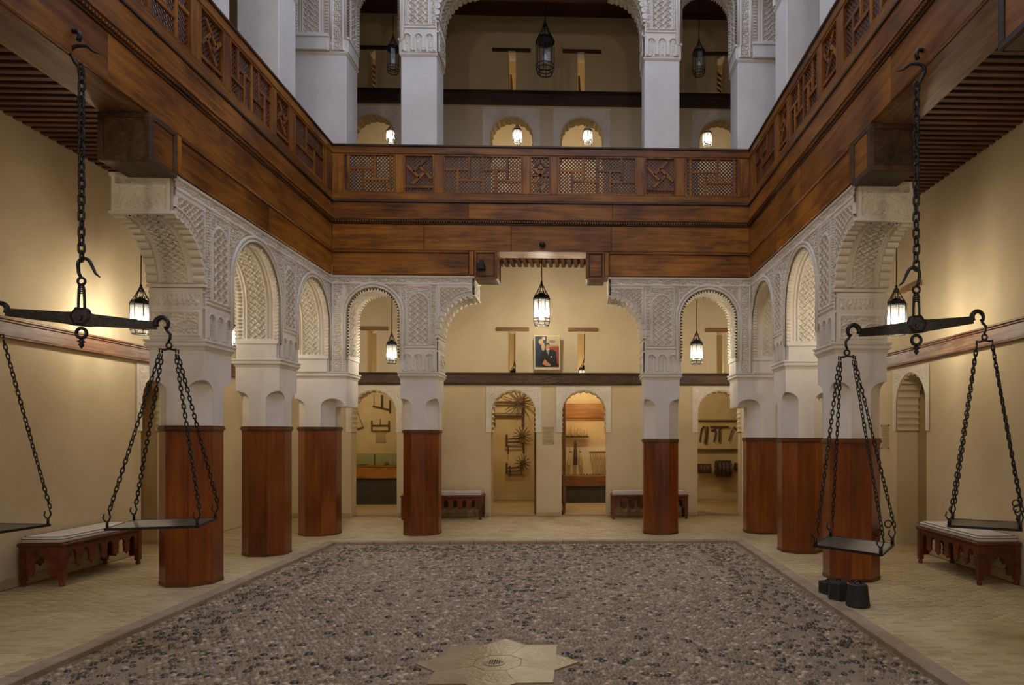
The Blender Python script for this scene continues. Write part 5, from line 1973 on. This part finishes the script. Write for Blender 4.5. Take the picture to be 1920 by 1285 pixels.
# room 2: three spinning wheels fixed to the rear wall
def wheel(pc, r_px, n, fr_bars, label, tilt=0.0):
    c = A(*pc)
    t = wthing('spinning_wheel', label, 'spinning wheel', c)
    R_ = r_px * YR / FPX
    sp = 0
    for k in range(n):
        a = 2 * PI * k / n + 0.1
        d = Vector((math.cos(a), 0.06 * (-1) ** k, math.sin(a)))
        m = MB().tube([c + Vector((0, -0.13, 0)) + d * 0.02, c + Vector((0, -0.13, 0)) + d * R_], [0.014, 0.009], 5)
        m.build('spoke', M['toolwood'], t)
    hb_ = MB().lathe([(0.035, -0.06), (0.05, -0.03), (0.05, 0.03), (0.035, 0.06)], 10, Matrix.Translation(c + Vector((0, -0.13, 0))) @ Matrix.Rotation(PI / 2, 4, 'X'))
    hb_.build('hub', M['toolwood'], t)
    for (pa, pb, rr) in fr_bars:
        m = MB()
        bar_px(m, pa, pb, rr, YR - 0.1)
        m.build('frame_bar', M['toolwood'], t)
wheel((977, 754), 32, 16, [((928, 754), (972, 754), 0.020), ((926, 760), (972, 760), 0.015), ((925, 781), (983, 781), 0.026), ((926, 760), (927, 801), 0.026), ((982, 745), (980, 801), 0.030), ((925, 775), (984, 776), 0.012)], 'largest wooden spinning wheel, top of three on the wall of the second room')
wheel((980, 817), 17, 14, [((950, 815), (950, 838), 0.026), ((949, 824), (976, 822), 0.018), ((952, 838), (982, 838), 0.018), ((953, 836), (953, 852), 0.018), ((981, 830), (982, 851), 0.020), ((950, 829), (978, 829), 0.012)], 'middle wooden spinning wheel of the three in the second room')
wheel((981, 868), 15, 12, [((950, 868), (950, 889), 0.026), ((949, 878), (976, 877), 0.018), ((952, 890), (980, 890), 0.018), ((956, 874), (956, 893), 0.020), ((977, 872), (978, 890), 0.022), ((950, 884), (978, 883), 0.012)], 'lowest wooden spinning wheel of the three in the second room')
# open door leaves of rooms 2, 3 and 4
def leaf(x0, x1, y0, y1, label, z1=1.55):
    t = wthing('door_leaf', label, 'door', ((x0 + x1) / 2, (y0 + y1) / 2, 0))
    MB().bbox(x0, x1, y0, y1, 0.012, z1, 0.004).build('panel', M['doorwood'], t)
    n = 3
    m = MB()
    for k in range(n):
        za = 0.12 + k * (z1 - 0.2) / n
        m.bbox(x0 - 0.008, x1 + 0.008, y0 + 0.08, y1 - 0.08, za, za + (z1 - 0.2) / n - 0.08, 0.003)
    m.build('raised_panel', M['doorwood'], t, kind='stuff')
leaf(D[1][0] + DHW - 0.045, D[1][0] + DHW - 0.005, YWB + 0.31, YWB + 1.05, 'wooden door leaf folded back at the right side of the second doorway', 2.3)
leaf(D[2][0] - DHW + 0.005, D[2][0] - DHW + 0.045, YWB + 0.31, YWB + 1.05, 'wooden door leaf folded back at the left side of the third doorway', 2.3)
leaf(D[3][0] - DHW - 0.02, D[3][0] - DHW + 0.015, YWB + 0.31, YWB + 1.0, 'wooden door leaf folded back at the left side of the rightmost doorway', 2.3)
ORD = ['first', 'second', 'third', 'fourth', 'fifth', 'sixth', 'seventh', 'eighth', 'ninth']
# room 3: lit wall cabinet
yc = 15.4
x0, x1 = atY(1040, 850, yc).x, atY(1150, 850, yc).x
t = wthing('display_cabinet', 'tall wooden display cabinet, brightly lit inside, filling the third doorway', 'display case', ((x0 + x1) / 2, yc + 0.3, 0))
zz = lambda py: atY(1090, py, yc).z
MB().bbox(x0 + 0.03, x1 - 0.03, yc + 0.04, yc + 0.6, 0, zz(912) - 0.002, 0.005).build('plinth', M['darkgrey'], t)
MB().bbox(x0, x1, yc, yc + 0.62, zz(912), zz(893), 0.006).build('base_panel', M['case'], t)
hd = MB().bbox(x0, x1, yc, yc + 0.10, zz(790), zz(757), 0.006).build('header', M['case'], t)
MB().bbox(x0, x1, yc - 0.012, yc - 0.001, zz(784), zz(780), 0.003).build('header_moulding', M['case'], hd)
MB().box(x0, x1, yc + 0.60, yc + 0.62, zz(893) + .002, zz(757)).build('back_board', M['cream'], t)
MB().box(x0, x0 + 0.02, yc + 0.1, yc + 0.598, zz(893) + .002, zz(757)).build('side_board', M['cream'], t)
MB().box(x1 - 0.02, x1, yc + 0.1, yc + 0.598, zz(893) + .002, zz(757)).build('side_board', M['cream'], t)
MB().box(x0 + .03, x1 - .03, yc + 0.12, yc + 0.16, zz(790) + .03, zz(790) + .05).build('strip_light', M['caselight'], t)
MB().box(x0 + .03, x1 - .03, yc + 0.12, yc + 0.16, zz(757) - .05, zz(757) - .03).build('strip_light', M['caselight'], t)
yb = yc + 0.45
sh_ = MB().bbox(atY(1050, 819, yb).x, atY(1104, 819, yb).x, yb - 0.09, yb + 0.10, atY(1080, 820.5, yb).z, atY(1080, 818.5, yb).z, 0.002).build('shelf', M['iron'], t)
zsft = atY(1080, 818.5, yb).z + 0.001
for i, (px, top, w) in enumerate(((1063, 797, 8), (1074, 798, 8.5), (1086, 800, 9), (1098, 806, 9))):
    p = atY(px, 818.5, yb)
    h = atY(px, top, yb).z - zsft
    r_ = w / 2 * yb / FPX
    o = MB().lathe([(r_ * 0.95, 0), (r_, h * 0.15), (r_ * 0.95, h * 0.5), (r_ * 0.6, h * 0.85), (r_ * 0.25, h)], 12).build('turned_cone', M['cone'], None, True)
    o.location = (p.x, yb, zsft)
    tag(o, '%s of four pale turned wooden cones on the shelf of the lit cabinet' % ['leftmost', 'second', 'third', 'rightmost and shortest'][i], 'cone', 'turned cones on the cabinet shelf')
for i, (px, pyt, pyb, lean) in enumerate(((1070, 841, 872, -3), (1079, 826, 872, 0), (1087, 841, 873, 3))):
    a, b, c = atY(px, pyt, yb), atY(px + lean, pyb, yb), atY(px, pyt + 6, yb)
    t2 = wthing('wooden_tool', '%s of three wooden tools tied together hanging in the lit cabinet' % ['left', 'middle and tallest', 'right'][i], 'tool', b, group='tied tools in the lit cabinet')
    MB().tube([a, c, (c + b) / 2, b], [0.012, 0.022, 0.045, 0.05], 7).build('handle', M['cone'] if i != 1 else M['toolwood'], t2)
    MB().tube([c + Vector((-0.03, 0, 0)), c + Vector((0.03, -0.03, -0.01))], 0.012, 5).build('binding', M['toolwood'], t2)
for i in range(7):
    px = 1107 + i * 4.2
    a, b = atY(px, 850, yb), atY(px + 7, 890, yb)
    o = MB().tube([a, b], [0.014, 0.017], 6).build('spindle', M['cone'])
    tag(o, '%s slim pale spindle from the left in the slanting row of the lit cabinet' % ORD[i], 'spindle', 'row of spindles in the lit cabinet')
    o = MB().lathe([(0.018, 0), (0.022, 0.01), (0.012, 0.03)], 8).build('spindle_whorl', M['toolwood'])
    p = atY(1090 + i * 5.5, 891.5, yb - 0.2)
    o.location = (p.x, yb - 0.2, zz(893) + 0.003)
    tag(o, '%s small dark whorl from the left on the floor of the lit cabinet' % ORD[i], 'whorl', 'whorls on the floor of the lit cabinet')
p = A(1125, 848, yb)
o = MB().bbox(atY(1105, 848, yb).x, x1 - 0.03, yb - 0.02, yb + 0.02, atY(1105, 850, yb).z, atY(1105, 847, yb).z, 0.002).build('spindle_rack', M['case'])
tag(o, 'thin wooden rack bar holding the row of spindles', 'rack')
# room 4: two rails, tools and drums
for i, (py, h) in enumerate(((789, 0.035), (844, 0.035))):
    a, b = A(1306, py, YR - 0.06), A(1400, py, YR - 0.06)
    o = MB().bbox(a.x, b.x, YR - 0.12, YR - 0.001, a.z - h / 2, a.z + h / 2, 0.004).build('wall_rail', M['toolwood'])
    tag(o, ['upper', 'lower'][i] + ' wooden rail across the rear wall of the rightmost room', 'rail')
tools4 = [([(1312, 828), (1315, 806), (1320, 799)], 'bent wooden tool leftmost between the rails of the rightmost room', 0.018),
          ([(1322, 832), (1324, 815), (1325, 800)], 'thick upright wooden tool second from left between the rails', 0.034),
          ([(1338, 829), (1342, 812), (1341, 806), (1333, 808)], 'hook-shaped wooden tool left of the wide adze', 0.018),
          ([(1348, 830), (1349, 812), (1349, 802)], 'wide T-shaped wooden adze in the middle between the rails', 0.026),
          ([(1366, 827), (1371, 812), (1376, 801), (1384, 811)], 'angled wooden tool rightmost between the rails', 0.016)]
for pts, lab, r_ in tools4:
    t2 = wthing('wooden_tool', lab, 'tool', A(*pts[0]))
    MB().tube([A(*p) for p in pts], r_, 6).build('handle', M['toolwood'], t2)
    if 'T-shaped' in lab:
        MB().tube([A(1332, 801), A(1366, 801)], 0.028, 6).build('head', M['toolwood'], t2)
for i, (px, py, r_, L_, lab) in enumerate(((1321, 879, 0.115, 0.30, 'left dark wooden drum with an axle on the wall of the rightmost room'), (1356, 879, 0.20, 0.34, 'largest dark ribbed wooden drum in the middle of the rightmost room'), (1386, 876, 0.10, 0.2, 'right dark wooden drum partly hidden by the door edge of the rightmost room'))):
    c = A(px, py, YR - 0.25)
    t2 = wthing('wooden_drum', lab, 'drum', c)
    Mx = Matrix.Translation(c) @ Matrix.Rotation(PI / 2, 4, 'Y')
    prof = []
    nn = 8
    for k in range(nn + 1):
        z = -L_ / 2 + L_ * k / nn
        prof += [(r_ * (0.93 if k % 2 else 1.0), z)]
    MB().lathe([(r_ * .8, -L_ / 2 - .003)] + prof + [(r_ * .8, L_ / 2 + .003)], 16, Mx).build('body', M['darkbeam_x'], t2)
    MB().tube([c + Vector((-L_ / 2 - 0.03, 0, 0)), c + Vector((L_ / 2 + 0.03, 0, 0))], 0.02, 7).build('axle', M['toolwood'], t2)
    MB().box(c.x - 0.02, c.x + 0.02, c.y + r_ * 0.5, YR - 0.001, c.z - 0.02, c.z + 0.02).build('wall_bracket', M['iron'], t2)

# small fittings on the back balcony
p = atY(903, 500, 10.33)
t = wthing('spotlight', 'small black spotlight box fixed on the left corbel of the back balcony', 'spotlight', (p.x, 10.3, p.z))
MB().bbox(p.x - 0.055, p.x + 0.055, 10.22, 10.345, p.z - 0.06, p.z + 0.03, 0.008).build('housing', M['ironpaint'], t)
MB().bbox(p.x - 0.03, p.x + 0.03, 10.28, 10.342, p.z + 0.032, p.z + 0.09, 0.005).build('bracket', M['ironpaint'], t)
p = atY(1017, 459, 10.33)
t = wthing('camera_dome', 'small dark dome fitting on the balcony board above the middle lantern', 'fitting', (p.x, 10.3, p.z))
MB().lathe([(0.045, 0), (0.045, 0.03), (0.03, 0.05), (0.01, 0.06)], 12, Matrix.Translation((p.x, 10.355, p.z)) @ Matrix.Rotation(PI / 2, 4, 'X')).build('dome', M['ironpaint'], t, True)
